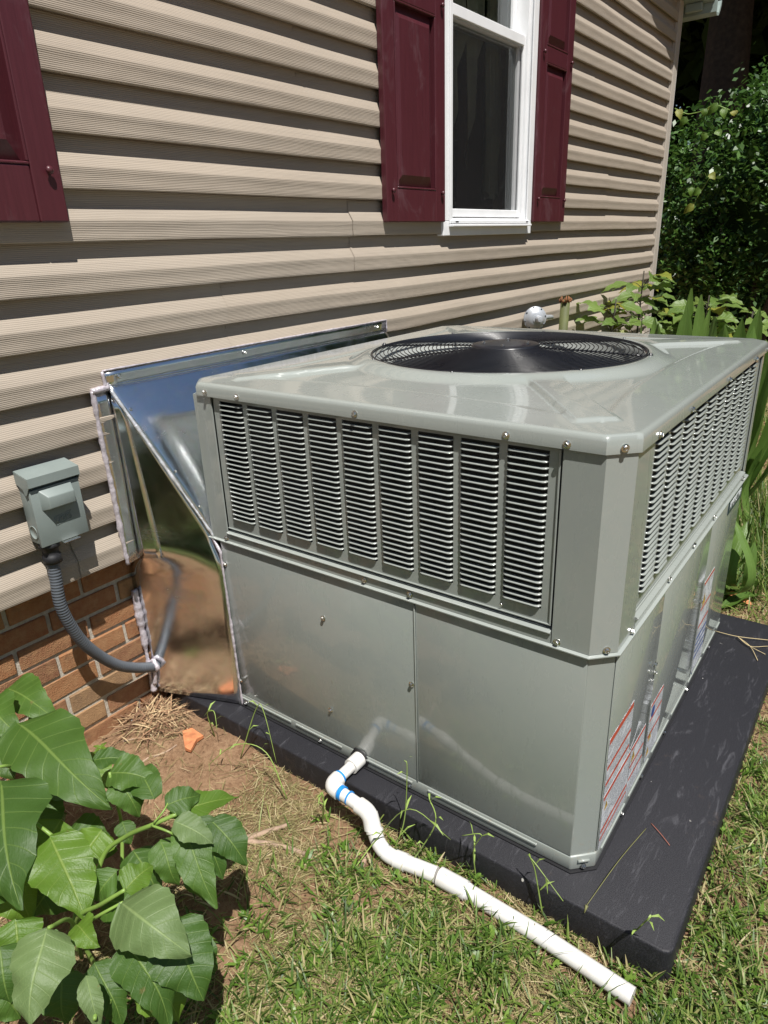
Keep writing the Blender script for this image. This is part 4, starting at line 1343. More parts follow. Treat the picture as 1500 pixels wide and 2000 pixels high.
for k in range(12):
    a = k * PI / 6; rr = .026 * random.uniform(.7, 1.15); h = random.uniform(.01, .05)
    p_ = Vector((sp_.x + rr * math.cos(a), -.14 + rr * math.sin(a), sp_.z + .012)); b.tube([p_, p_ + Vector((.3 * rr * math.cos(a), .3 * rr * math.sin(a), h * .6)), p_ + Vector((.1 * rr, .0, h))], .006, 5, True, [.008, .005, .001])
b.done('dry_top', simple('dry_brown_tissue', (.20, .085, .035), .85, var=.4), stk)

# ------------------------------------------------------------------ grass, clippings
def blades(n, X, Y, Lr, Wr, lean=(.5, 1.35), name='grass', mat=None, zoff=0.0, curl=.6, seg=3, rnd=None, zf=None):
    L = RNG.uniform(*Lr, n); W = RNG.uniform(*Wr, n); az_ = RNG.uniform(0, 2 * PI, n); ln = RNG.uniform(*lean, n)
    base = np.stack([X, Y, (zf(X, Y) if zf else ground_z(X, Y)) + zoff + (RNG.uniform(0, .006, n))], -1)
    dx, dy = np.cos(az_), np.sin(az_)
    side = np.stack([-dy, dx, RNG.normal(0, .25, n)], -1)
    side /= np.linalg.norm(side, axis=1, keepdims=True)
    pts = [base]; a = ln.copy(); cur = base.copy(); bend = RNG.uniform(.2, 1, n) * curl
    for s in range(seg):
        st = L / seg
        cur = cur + np.stack([dx * np.sin(a), dy * np.sin(a), np.cos(a)], -1) * st[:, None]
        pts.append(cur); a = a + bend / seg * 1.6
    V = []; wk = [.7, 1.0, .8, .08][:seg] + [.08] if seg == 3 else list(np.linspace(1, .1, seg + 1))
    for p_, w_ in zip(pts, wk):
        V.append(p_ - side * (W * w_ * .5)[:, None]); V.append(p_ + side * (W * w_ * .5)[:, None])
    V = np.stack(V, 1)                                  # n, 2(seg+1), 3
    # keep tips above the soil
    gz = ground_z(V[..., 0], V[..., 1]) + .0015; V[..., 2] = np.maximum(V[..., 2], gz)
    k = 2 * (seg + 1); b0 = (np.arange(n) * k)[:, None, None]
    q = np.array([[2 * s, 2 * s + 1, 2 * s + 3, 2 * s + 2] for s in range(seg)])
    F_ = (b0 + q[None]).reshape(-1, 4)
    r = RNG.uniform(0, 1, n) if rnd is None else rnd
    o = np_mesh(name, V.reshape(-1, 3), F_, mat, rnd=np.repeat(r, seg)); return o


def lump(x, y, f, k):
    """smooth pseudo noise 0..1"""
    v = np.sin(x * f + k + 1.9 * np.sin(y * f * .73 + k)) + np.sin(y * f * 1.13 - k + 1.7 * np.sin(x * f * .61 + 2 * k)) + .6 * np.sin((x + y) * f * 1.9 + 3 * k)
    return np.clip(.5 + v / 4.4, 0, 1)


def green_density(x, y):
    # bare clay close to the wall on the left of the pad, patchy sward further out
    d = (-y) + .28 * np.clip(1.06 - x, -.2, 1) + .16 * (lump(x, y, 9, 1.0) - .5)
    near = np.clip((d - .66) / .50, 0, 1) ** 1.3
    right = np.where(y < PY0 - .01, .9, 0) + np.where((x > PX1 + .05), .8, 0)
    big = np.clip((lump(x, y, 7.5, 2.2) - .30) / .34, 0, 1); small = np.clip((lump(x, y, 27, .7) - .28) / .4, 0, 1)
    return np.clip(np.maximum(near, right), 0, 1) * (.10 + .55 * big * (.35 + .65 * small) + .22 * small)


def in_pad(x, y): return (x > PX0 - .004) & (x < PX1 + .004) & (y > PY0 - .004) & (y < .2)


def scatter(n, x0, x1, y0, y1, dens):
    X = RNG.uniform(x0, x1, n); Y = RNG.uniform(y0, y1, n)
    px_ = np.interp(-Y, [.90, 1.0, 1.11, 1.18, 1.38, 1.59], [1.030, 1.030, 1.051, 1.054, 1.052, 1.040])
    on_pipe = (Y < -.89) & (Y > -1.6) & (np.abs(X - px_) < .026) & (RNG.uniform(0, 1, n) < .93)
    k = (RNG.uniform(0, 1, n) < dens(X, Y)) & ~in_pad(X, Y) & (Y < .055) & ~on_pipe
    return X[k], Y[k]


G_RAMP = [(0, (.035, .075, .012)), (.25, (.075, .140, .022)), (.55, (.130, .205, .035)), (.75, (.20, .26, .060)), (.86, (.31, .30, .12)), (1, (.46, .38, .21))]
M_GRASS = grass_mat('lawn_blades', G_RAMP, .45, .35)
S_RAMP = [(0, (.10, .085, .035)), (.3, (.20, .165, .07)), (.55, (.22, .21, .08)), (.8, (.36, .29, .15)), (1, (.50, .42, .25))]
M_STRAW = grass_mat('dry_clippings', S_RAMP, .7, .15)
X, Y = scatter(78000, .05, 1.13, -2.0, .05, lambda x, y: green_density(x, y))
o = blades(len(X), X, Y, (.022, .075), (.0022, .0055), (.4, 1.5), 'lawn_grass', M_GRASS); tag(o, 'short weedy green grass around the white drain pipe and left of the pad', 'grass', kind='stuff')
X, Y = scatter(62000, .9, 3.2, -2.7, -1.6, lambda x, y: green_density(x, y) * .95)
o = blades(len(X), X, Y, (.022, .075), (.0022, .0058), (.4, 1.5), 'lawn_grass', M_GRASS); tag(o, 'short green grass along the right side of the black pad', 'grass', kind='stuff')
X, Y = scatter(60000, 2.66, 8.5, -3.4, -.1, lambda x, y: np.where(x < 3.1, .35, .8))
o = blades(len(X), X, Y, (.03, .11), (.003, .008), (.1, 1.3), 'lawn_grass', M_GRASS); tag(o, 'longer grass behind the far side of the unit towards the bush', 'grass', kind='stuff')
X = RNG.uniform(8.4, 34, 26000); Y = RNG.uniform(-9, 9, 26000)
o = blades(len(X), X, Y, (.08, .22), (.012, .03), (.1, 1.0), 'far_lawn', M_GRASS); tag(o, 'distant shaded grass under the trees', 'grass', kind='stuff')
X = RNG.uniform(-8, 8, 26000); Y = RNG.uniform(-9, -2.0, 26000); k = ~((X > .85) & (X < 3.2) & (Y > -2.7)); X, Y = X[k], Y[k]
o = blades(len(X), X, Y, (.06, .16), (.010, .022), (.2, 1.3), 'yard_grass', M_GRASS); tag(o, 'open lawn of the yard in front of the house wall', 'grass', kind='stuff')
X, Y = scatter(9000, .05, 3.2, -2.4, -.5, lambda x, y: green_density(x, y))
o = blades(len(X), X, Y, (.07, .15), (.0020, .0042), (.5, 1.45), 'long_grass', grass_mat('long_blades', [(0, (.09, .16, .03)), (.6, (.20, .28, .07)), (1, (.36, .36, .15))], .45, .35), 0, .9, 4); tag(o, 'longer straggling grass blades lying over the short lawn', 'grass', kind='stuff')
# clippings lie flat everywhere, more on the bare clay
X, Y = scatter(66000, .1, 1.13, -1.9, .05, lambda x, y: (.10 + .75 * np.clip((-y - .25) / .5, 0, 1)) * (.15 + .85 * np.clip((lump(x, y, 12, 4.0) - .3) / .35, 0, 1)))
o = blades(len(X), X, Y, (.012, .070), (.0008, .0022), (1.35, 1.6), 'straw', M_STRAW, .003, .05); tag(o, 'dry pale grass clippings strewn on the bare clay beside the pad', 'straw', kind='stuff')
X, Y = scatter(42000, 1.1, 4.0, -2.6, -1.2, lambda x, y: .5)
o = blades(len(X), X, Y, (.015, .070), (.0010, .0028), (1.3, 1.6), 'straw', M_STRAW, .004, .05); tag(o, 'dry grass clippings on the ground right of the black pad', 'straw', kind='stuff')

# broad leaved weeds: sprigs of a few leaves on a creeping stem
M_WEED = grass_mat('weed_leaves', [(0, (.05, .11, .015)), (.5, (.11, .21, .028)), (1, (.19, .30, .05))], .38, .35)
X, Y = scatter(1700, .15, 1.13, -2.0, -.5, lambda x, y: green_density(x, y)); X2, Y2 = scatter(1500, 1.1, 3.2, -2.6, -1.62, lambda x, y: green_density(x, y))
X = np.concatenate([X, X2]); Y = np.concatenate([Y, Y2])
per = 6; XX = np.repeat(X, per) + RNG.normal(0, .010, len(X) * per); YY = np.repeat(Y, per) + RNG.normal(0, .010, len(X) * per)
k = ~in_pad(XX, YY); XX, YY = XX[k], YY[k]
o = blades(len(XX), XX, YY, (.014, .036), (.005, .010), (.5, 1.4), 'weed_leaves', M_WEED, .008, .5); tag(o, 'small broad leaved weeds mixed through the lawn beside the pad', 'weeds', kind='stuff')
# soil crumbs
X, Y = scatter(9000, .3, 1.13, -1.5, .05, lambda x, y: .8)
n = len(X); s_ = RNG.uniform(.0012, .005, n) * RNG.uniform(.4, 1.2, n); ctr = np.stack([X, Y, ground_z(X, Y) + s_ * .3], -1)
oc = np.array([[1, 0, 0], [0, 1, 0], [-1, 0, 0], [0, -1, 0], [0, 0, .8], [0, 0, -.8]]); V = ctr[:, None] + oc[None] * s_[:, None, None] * RNG.uniform(.6, 1.4, (n, 6, 1))
tri = np.array([[0, 1, 4], [1, 2, 4], [2, 3, 4], [3, 0, 4]]); F_ = ((np.arange(n) * 6)[:, None, None] + tri[None]).reshape(-1, 3)
o = np_mesh('soil_crumbs', V.reshape(-1, 3), F_, M_SOIL); tag(o, 'loose crumbs of red clay soil beside the pad', 'soil', kind='stuff')

# tall grass stalks leaning against the pad and over the pipe
def stalk(name, pts, r, mat, label, cat, leaves=0, group=None, rad=None):
    m = MB(); sp = spline(pts, 6); m.tube(sp, r, 5, True, [r * (1 - .6 * i / len(sp)) for i in range(len(sp))])
    for k in range(leaves):
        i = int(len(sp) * (k + 1) / (leaves + 1)); p_ = sp[i]; d = (sp[min(i + 2, len(sp) - 1)] - sp[i - 1]).normalized()
        a = random.uniform(0, 6.28); sd = Vector((math.cos(a), math.sin(a), .3)); L = random.uniform(.03, .055)
        t_ = p_ + (d * .4 + sd * .8) * L; w_ = d.cross(sd).normalized() * .0028
        mm = (p_ + t_) / 2 + Vector((0, 0, .006))
        m.quad(p_ - w_ * .4, p_ + w_ * .4, mm + w_, mm - w_); m.quad(mm - w_, mm + w_, t_ + w_ * .1 + Vector((0, 0, -.006)), t_ - w_ * .1 + Vector((0, 0, -.006)))
    o = m.done(name, mat); tag(o, label, cat, group); return o


GG = 'seeding grass stalks beside the pad'
stalks = [([at(770, 1660, 2, -.08), at(790, 1600, 0, 1.09), at(795, 1500, 0, 1.10), at(790, 1485, 0, 1.10)], 'grass stalk with a pale seed head standing against the panel seam'),
          ([at(690, 1700, 2, -.08), at(735, 1640, 0, 1.02), at(800, 1580, 0, 1.02), at(880, 1640, 0, 1.06)], 'long green grass stem arching over the bend of the white pipe'),
          ([at(800, 1690, 2, -.08), at(850, 1610, 0, 1.06), at(838, 1560, 0, 1.07), at(842, 1570, 0, 1.05)], 'grass stem with small leaves right of the pipe bend'),
          ([at(930, 1720, 2, -.08), at(925, 1660, 0, 1.09), at(940, 1630, 0, 1.08), at(902, 1632, 0, 1.07)], 'thin curled grass stem in front of the pad by the pipe coupling'),
          ([at(420, 1440, 2, -.06), at(405, 1395, 0, 1.06), at(418, 1390, 0, 1.06), at(424, 1425, 0, 1.04)], 'wilted looped grass stem at the left end of the pad'),
          ([at(470, 1480, 2, -.06), at(500, 1385, 0, 1.10), at(515, 1390, 0, 1.10), at(540, 1490, 0, 1.08)], 'drooping pale weed hung over the left pad edge'),
          ([at(560, 1560, 2, -.06), at(520, 1470, 0, 1.03), at(460, 1455, 0, 1.0), at(400, 1500, 0, .98)], 'long bent weed stem lying over the bare soil'),
          ([at(1060, 1790, 2, -.08), at(1045, 1700, 0, 1.10), at(1040, 1680, 0, 1.10), at(1100, 1760, 0, 1.08)], 'grass tuft stem rising before the unit corner'),
          ([at(1230, 1830, 2, -.08), at(1260, 1800, 0, 1.08), at(1272, 1790, 0, 1.08), at(1250, 1810, 0, 1.07)], 'short grass stem at the near pad corner'),
          ([at(630, 1610, 2, -.07), at(632, 1560, 0, 1.0), at(628, 1550, 0, 1.0), at(640, 1600, 0, .99)], 'thin upright weed left of the pipe elbow')]
M_STALK = simple('fresh_grass_stalk', (.22, .31, .07), .5, var=.25, vscale=20)
for pts, lab in stalks: stalk('grass_stalk', pts, .0020, M_STALK, lab, 'grass stalk', 4, GG)
sp0 = at(1146, 1768, 2, .006); sp1 = at(1262, 1618, 2, .004)
m = MB(); m.tube(spline([sp0, (sp0 + sp1) / 2 + Vector((0, 0, .012)), sp1], 6), .0009, 5); m.tube([sp0 + Vector((-.012, 0, -.012)), sp0], .004, 6, True, [.001, .0040]); tag(m.done('fallen_grass_stalk', simple('olive_stalk', (.15, .15, .055), .6)), 'single olive grass stalk lying across the near corner of the black pad', 'grass stalk')
m = MB(); m.tube(spline([at(1272, 1608, 2, .003), at(1290, 1628, 2, .005), at(1308, 1651, 2, .003)], 5), .0009, 5); tag(m.done('pine_needle', simple('red_brown_needle', (.30, .11, .07), .6)), 'red brown pine needle lying on the black pad', 'pine needle')
m = MB(); m.tube(spline([at(1395, 1232, 2, .004), at(1440, 1243, 2, .012), at(1500, 1250, 2, .008)], 5), .0013, 5)
for e in ((1495, 1278), (1480, 1290), (1500, 1262)): m.tube(spline([at(1440, 1243, 2, .012), at(1465, 1262, 2, .01), at(e[0], e[1], 2, .004)], 4), .0010, 5)
tag(m.done('dead_root', M_STRAWM), 'branching pale dead root lying on the far end of the black pad', 'dead root')


def on_ground(px, py, up=.0):
    z = -.07
    for _ in range(4):
        p_ = at(px, py, 2, z); z = gzp(p_.x, p_.y) + up
    return at(px, py, 2, z)


def stick(pts, r, label, mat=M_STICK):
    P_ = [on_ground(x, y, r * .7) for x, y in pts]; m = MB(); sp = spline(P_, 5)
    m.tube(sp, r, 8, True, [r * random.uniform(.85, 1.1) * (1 - .35 * i / len(sp)) for i in range(len(sp))]); return tag(m.done('stick', mat, sharp=60), label, 'stick', 'sticks on the soil')


stick([(480, 1638), (520, 1625), (560, 1612)], .0085, 'upper of two pale sticks on the soil right of the leafy weed')
stick([(482, 1644), (540, 1650), (596, 1668)], .0080, 'lower of two pale sticks on the soil right of the leafy weed')
stick([(716, 1668), (708, 1690), (698, 1712)], .0080, 'short pale stick under the bend of the white pipe')
stick([(300, 1478), (325, 1468), (345, 1455)], .0035, 'split pale straw lying left of the rust coloured shard')
stick([(240, 1448), (275, 1440), (308, 1432)], .0028, 'thin straw near the base of the brick wall')
stick([(1270, 1700), (1272, 1702), (1276, 1706)], .0012, 'tiny twig on the pad') if False else None
stick([(290, 1480), (262, 1500), (250, 1512)], .0035, 'brown twig beside the small weed by the wall')
shp = [on_ground(x, y, .006) for x, y in ((357, 1432), (376, 1428), (398, 1441), (385, 1450), (373, 1470), (362, 1466))]
m = MB(); v0 = [m.bm.verts.new(p_) for p_ in shp]; v1 = [m.bm.verts.new(p_ + Vector((0, 0, .009 + .005 * (i % 2)))) for i, p_ in enumerate(shp)]
m.bm.faces.new(v0[::-1]); m.bm.faces.new(v1)
for i in range(6): m.bm.faces.new((v0[i], v0[(i + 1) % 6], v1[(i + 1) % 6], v1[i]))
tag(m.done('clay_shard', M_RUST), 'flat orange terracotta shard on the bare soil near the pad', 'shard')
# rubble and dry litter in the corner between brick and pad
for i, (px, py, s, lab) in enumerate(((236, 1402, .014, 'grey stone'), (262, 1408, .010, 'brown stone'), (283, 1380, .012, 'pale stone'), (222, 1412, .008, 'darker small stone'), (300, 1396, .008, 'small stone nearest the pad end'))):
    p_ = on_ground(px, py, s * .3); m = MB(); bmesh.ops.create_icosphere(m.bm, subdivisions=2, radius=s)
    for v in m.bm.verts: v.co = Vector((v.co.x * 1.3, v.co.y, v.co.z * .7)) * random.uniform(.85, 1.15) + p_
    tag(m.done('stone', M_TOOTH, smooth=False), lab + ' in the litter at the foot of the brick wall', 'stone', 'stones by the wall foot')
X = RNG.normal(1.02, .05, 500); Y = RNG.normal(-.01, .05, 500); k = (Y < .05) & (X < 1.12); X, Y = X[k], Y[k]
o = blades(len(X), X, Y, (.03, .10), (.001, .005), (.9, 1.6), 'leaf_litter', grass_mat('brown_litter', [(0, (.10, .05, .03)), (.4, (.28, .16, .09)), (1, (.5, .38, .22))], .8, .1), .01, .6); tag(o, 'heap of dead brown leaves and stems between brick wall and pad end', 'leaf litter', kind='stuff')


# ------------------------------------------------------------------ leaf builder
def leaf_mesh(name, base, tip, width, up, mat, parent, fold=.25, droop=.12, wave=.065, shape='ovate', nu=8, nv=14, petiole=None, smooth=True, curl=0.0, holes=0, side_twist=0.0):
    base, tip, up = Vector(base), Vector(tip), Vector(up).normalized()
    ax = tip - base; L = ax.length; a = ax / L
    up = (up - a * up.dot(a)).normalized(); sd = a.cross(up)
    ph = random.uniform(0, 6)
    V = []; UV = []
    for j in range(nv + 1):
        v = j / nv
        if shape == 'ovate': w = math.sin(PI * min(1, v ** .62)) ** .8 * (1 - .10 * v) if v < 1 else 0
        elif shape == 'strap': w = min(1, v * 4 + .45) * (1 - (max(0, v - .45) / .55) ** 3.2) ** .6 if v < .999 else 0
        else: w = math.sin(PI * v ** .8) ** .9
        w = max(w, .015)
        mz = droop * L * (math.sin(PI * v) if True else 0)
        tw = side_twist * v
        for i in range(nu + 1):
            u = i / nu; s = (u - .5) * 2
            e = wave * width * math.sin(v * 17 + ph + s * 2) * abs(s) ** 2
            edge = 1 + .04 * math.sin(v * 47 + s * 3 + ph) * (abs(s) > .9) + .09 * math.sin(v * 8 + ph + s * 1.5) * abs(s)
            lift = fold * width * .5 * abs(s) ** 1.2 - curl * width * (abs(s) ** 2) * .5
            n_ = up * math.cos(tw) + sd * math.sin(tw); s_ = sd * math.cos(tw) - up * math.sin(tw)
            p_ = base + a * (L * v) + s_ * (s * width * .5 * w * edge) + n_ * (lift * w + mz + e)
            V.append(p_); UV.append((u, v))
    Fq = [(j * (nu + 1) + i, j * (nu + 1) + i + 1, (j + 1) * (nu + 1) + i + 1, (j + 1) * (nu + 1) + i) for j in range(nv) for i in range(nu)]
    return np_mesh(name, V, Fq, mat, parent, smooth=smooth, uv=UV)


M_POKE = leaf_mat('broad_weed_leaf', (.045, .100, .016), (.078, .155, .024), (.19, .28, .065), .50, .30, veins=8, under=(.16, .235, .085))
M_POKE_L = leaf_mat('pale_weed_leaf', (.125, .190, .070), (.15, .220, .080), (.27, .36, .14), .5, .28, veins=8)
M_POKE_Y = leaf_mat('young_weed_leaf', (.095, .185, .022), (.14, .245, .03), (.27, .36, .085), .42, .38, veins=8)

# the big weed in the lower left corner
weed = empty('leafy_weed', (.44, -.55, -.06), 'large broad leaved green weed with drooping veined leaves in the lower left corner', 'plant')
UPZ = Vector((-.15, -.35, .9))


def pleaf(b, t, zb, zt, wpix, mat=M_POKE, up=UPZ, **k):
    B_ = at(b[0], b[1], 2, zb); T_ = at(t[0], t[1], 2, zt)
    k.setdefault('droop', random.uniform(.10, .24)); k.setdefault('side_twist', random.uniform(-.55, .55)); k.setdefault('fold', random.uniform(-.25, .45)); k.setdefault('curl', random.uniform(0, .25))
    return leaf_mesh('leaf', B_, T_, wpx(wpix, (B_ + T_) / 2) * 1.10, up, mat, weed, nu=10, nv=18, **k)


pleaf((14, 1345), (118, 1412), .32, .29, 74, fold=.5)
pleaf((-30, 1372), (44, 1440), .34, .30, 80, M_POKE, fold=.3)
pleaf((34, 1412), (220, 1580), .33, .27, 132, fold=.12, droop=.10)
pleaf((2, 1525), (42, 1778), .36, .28, 150, droop=.08, fold=.1)
pleaf((-40, 1700), (12, 1760), .30, .22, 110)
pleaf((98, 1634), (168, 1800), .32, .24, 112, M_POKE_Y, fold=.1, droop=.06)
pleaf((236, 1762), (374, 1866), .36, .33, 118, M_POKE_L, up=Vector((-.3, -.5, .75)), fold=-.25, droop=.22, curl=.15)
pleaf((246, 1836), (330, 2010), .30, .20, 98, fold=.2)
pleaf((330, 1800), (398, 1955), .31, .22, 118, fold=.15)
pleaf((92, 1812), (58, 2010), .40, .33, 112, M_POKE_L, up=Vector((-.2, -.5, .8)), fold=-.2, droop=.16, curl=.2)
pleaf((30, 1795), (46, 1886), .27, .20, 92, M_POKE_Y)
pleaf((150, 1806), (196, 1850), .34, .33, 52, M_POKE_Y, fold=.6)
pleaf((184, 1880), (238, 2005), .28, .20, 74)
pleaf((168, 1905), (196, 2010), .33, .27, 40, M_POKE_L, fold=.5)
pleaf((330, 1592), (466, 1557), .34, .30, 54, M_POKE_Y, fold=.35, droop=.06)
pleaf((322, 1575), (392, 1552), .36, .34, 52, M_POKE, fold=.2)
pleaf((352, 1598), (424, 1775), .33, .21, 72, fold=.2, droop=.10)
pleaf((384, 1596), (436, 1718), .33, .22, 62, M_POKE, fold=.2, droop=.12)
pleaf((410, 1600), (482, 1690), .32, .24, 70, M_POKE, fold=.1, droop=.14)
pleaf((340, 1604), (418, 1650), .35, .31, 54, M_POKE_L, fold=.2, droop=.1)
pleaf((312, 1640), (350, 1730), .28, .2, 60, M_POKE)
pleaf((242, 1740), (300, 1690), .30, .30, 60, M_POKE_Y, fold=.3)
pleaf((212, 1510), (306, 1530), .30, .28, 72, M_POKE, fold=.2)
pleaf((226, 1520), (272, 1596), .30, .22, 62, M_POKE)
pleaf((180, 1485), (262, 1490), .30, .28, 44, M_POKE)
pleaf((238, 1604), (256, 1650), .24, .2, 36, M_POKE)
pleaf((60, 1570), (100, 1650), .2, .15, 90)
pleaf((120, 1640), (230, 1660), .15, .12, 96)
pleaf((130, 1700), (60, 1790), .18, .12, 100)
pleaf((200, 1760), (330, 1790), .16, .12, 96)
pleaf((20, 1640), (130, 1590), .16, .12, 90)
pleaf((60, 1860), (150, 1920), .16, .12, 96)
pleaf((-30, 1900), (40, 1990), .24, .16, 110, M_POKE)
pleaf((150, 1560), (60, 1500), .2, .18, 80)
pleaf((300, 1850), (260, 1940), .16, .1, 80)
pleaf((-20, 1560), (-60, 1660), .34, .28, 110)


for (b, t, zb, zt, w) in (((-20, 1440), (30, 1520), .26, .2, 90), ((60, 1420), (120, 1400), .28, .26, 60), ((120, 1600), (80, 1700), .24, .16, 90), ((0, 1700), (60, 1800), .22, .14, 100),
                          ((200, 1620), (160, 1700), .2, .14, 80), ((260, 1660), (310, 1760), .22, .14, 76), ((380, 1640), (400, 1760), .22, .12, 70), ((430, 1610), (476, 1660), .27, .22, 60),
                          ((300, 1560), (270, 1500), .28, .26, 56), ((280, 1900), (350, 2000), .18, .1, 90), ((120, 1900), (130, 2000), .22, .14, 90), ((0, 1850), (20, 1960), .28, .2, 90),
                          ((230, 1700), (190, 1760), .26, .2, 60), ((360, 1850), (420, 1900), .2, .12, 70), ((150, 1480), (220, 1540), .22, .18, 70), ((-30, 1600), (10, 1680), .24, .16, 90)):
    pleaf(b, t, zb, zt, w, random.choice((M_POKE, M_POKE, M_POKE_Y)))


def pstem(pts, r):
    m = MB(); sp = spline([at(x, y, 2, z) for x, y, z in pts], 6); m.tube(sp, r, 8, True, [r * (1 - .35 * i / len(sp)) for i in range(len(sp))]); m.done('stem', M_STEMG, weed, smooth=True)


pstem([(150, 1860, -.06), (170, 1800, .1), (200, 1676, .22), (246, 1634, .28), (300, 1610, .33), (345, 1590, .35)], .0062)
pstem([(180, 1880, -.06), (150, 1800, .20), (200, 1765, .30), (244, 1738, .34)], .0052)
pstem([(130, 1860, -.05), (160, 1700, .12), (110, 1640, .30), (45, 1590, .33)], .0050)
pstem([(236, 1800, -.05), (238, 1620, .12), (222, 1550, .26), (214, 1508, .31)], .0050)
pstem([(160, 1870, -.05), (140, 1800, .30), (95, 1812, .40)], .0046)
pstem([(160, 1810, .25), (190, 1790, .33), (240, 1762, .36)], .0036)
pstem([(296, 1612, .33), (330, 1625, .33), (356, 1640, .30)], .0028)
pstem([(300, 1608, .34), (322, 1580, .36), (338, 1545, .36)], .0022)
pstem([(30, 1500, .3), (10, 1496, .34), (-20, 1502, .35)], .0045)
pstem([(160, 1840, -.02), (190, 1900, .2), (185, 1990, .3)], .0045)
pstem([(230, 1850, .1), (226, 1900, .2), (215, 1960, .25)], .0025)

# little weed seedling by the bricks
sw = empty('weed_seedling', on_ground(200, 1480), 'tiny green seedling with four leaves on the soil below the brick wall', 'seedling')
b0_ = on_ground(200, 1478); m = MB(); m.tube([b0_, b0_ + Vector((0, 0, .035))], .0012, 5); m.done('stem', M_STEMG, sw)
for a in (0.2, 1.9, 3.4, 5.0): leaf_mesh('leaf', b0_ + Vector((0, 0, .033)), b0_ + Vector((.028 * math.cos(a), .028 * math.sin(a), .034)), .014, (0, 0, 1), M_POKE_Y, sw, nu=4, nv=6)

# ------------------------------------------------------------------ sapling behind the unit
M_SAP = leaf_mat('sapling_leaf', (.10, .17, .035), (.17, .25, .06), (.26, .34, .12), .42, .32, veins=7)
M_SAPY = leaf_mat('yellowing_leaf', (.20, .23, .03), (.30, .30, .05), (.38, .36, .12), .5, .35, veins=7)


def sapling(name, bx, by, height, lab, seed, nl=26, spread=.36, lw=(.075, .125)):
    rs = random.Random(seed)
    r = empty(name, (bx, by, -.05), lab, 'sapling', 'leafy saplings by the far house corner')
    def st(pts, rr):
        m = MB(); s_ = spline(pts, 5); m.tube(s_, rr, 6, True, [rr * (1 - .6 * i / len(s_)) for i in range(len(s_))]); m.done('stem', M_STEMD, r, smooth=True); return s_
    top = Vector((bx + rs.uniform(-.08, .08), by - .03, height))
    main = st([Vector((bx, by, -.06)), Vector((bx + .03, by, height * .5)), top], .010)
    for k in range(nl):
        t = .35 + .65 * (k + .5) / nl; p_ = main[min(len(main) - 1, int(t * (len(main) - 1)))]
        a = k * 2.4 + rs.uniform(-.5, .5); L1 = spread * (1.15 - .75 * t) * rs.uniform(.6, 1.1)
        e = p_ + Vector((math.cos(a) * L1, math.sin(a) * L1 * .8, L1 * rs.uniform(.05, .55)))
        st([p_, (p_ + e) / 2 + Vector((0, 0, .02)), e], .0028)
        for q in range(3):
            a2 = a + (q - 1) * .95 + rs.uniform(-.3, .3); Ls = rs.uniform(.11, .19)
            b_ = e if q == 1 else lerp(p_, e, rs.uniform(.55, .9))
            tp = b_ + Vector((math.cos(a2) * Ls, math.sin(a2) * Ls, -Ls * rs.uniform(-.15, .5)))
            leaf_mesh('leaf', b_, tp, rs.uniform(*lw), (rs.uniform(-.5, .3), rs.uniform(-.8, .1), 1), M_SAPY if rs.random() < .16 else M_SAP, r, nu=4, nv=8, fold=.2, droop=.08)
    return r


s1 = at(1240, 640, 1, -.28)
sapling('sapling', 5.15, -.22, 1.16, 'tall green leafed sapling against the far end of the siding', 3, 24, .40)
sapling('sapling', 4.50, -.24, 1.02, 'low sapling leaf spray nearest the gas regulator', 5, 15, .36)
sapling('sapling', 5.45, -.60, .98, 'bushy yellow green sapling in front of the house corner post', 8, 24, .40)
sapling('sapling', 6.0, -.80, .82, 'small sapling right of the house corner below the dark bush', 12, 14, .36)

# ------------------------------------------------------------------ lily like strap leaves beyond the unit
M_LILY = leaf_mat('strap_leaf', (.10, .185, .035), (.15, .25, .06), (.20, .30, .09), .34, .35, veins=0.001)


def clump(x, y, lab, n, h, w, seed, droop=.1, spread=.22):
    rs = random.Random(seed); r = empty('lily_plant', (x, y, gzp(x, y)), lab, 'plant', 'strap leaved lilies behind the unit')
    for k in range(n):
        a = rs.uniform(0, 6.28); rr = rs.uniform(.3, 1) * spread; hh = h * rs.uniform(.7, 1.05)
        b_ = Vector((x + .03 * math.cos(a), y + .03 * math.sin(a), gzp(x, y))); t_ = Vector((x + rr * math.cos(a), y + rr * math.sin(a), hh))
        leaf_mesh('leaf', b_, t_, w * rs.uniform(.7, 1.1), (math.cos(a) * -1, math.sin(a) * -1, .4), M_LILY, r, shape='strap', nu=4, nv=12, fold=.28, droop=-droop * rs.uniform(.3, 1.4), wave=.05)
    return r


clump(3.55, -.92, 'upright broad strap leaved lily showing above the far unit corner', 11, 1.04, .125, 1, .06, .26)
clump(3.75, -1.15, 'strap leaved lily at the right photo edge above the unit corner', 12, 1.16, .125, 2, .08, .34)
clump(3.55, -1.45, 'lily with long leaves hanging beside the far edge of the louvers', 7, .42, .045, 3, .2, .18)
clump(3.10, -1.42, 'pale bent lily leaves on the ground behind the pad', 7, .26, .06, 4, .5, .26)
clump(3.0, -1.22, 'low bright green bent lily right behind the cabinet', 7, .34, .055, 6, .45, .24)
# feathery dark weed between
X = RNG.normal(3.7, .34, 5200); Y = RNG.normal(-1.52, .22, 5200); k = X > 2.95; X, Y = X[k], Y[k]
o = blades(len(X), X, Y, (.05, .30), (.003, .007), (.0, .8), 'feathery_weeds', M_GRASS, 0, .6); tag(o, 'soft feathery green weeds growing behind the unit', 'weeds', kind='stuff')
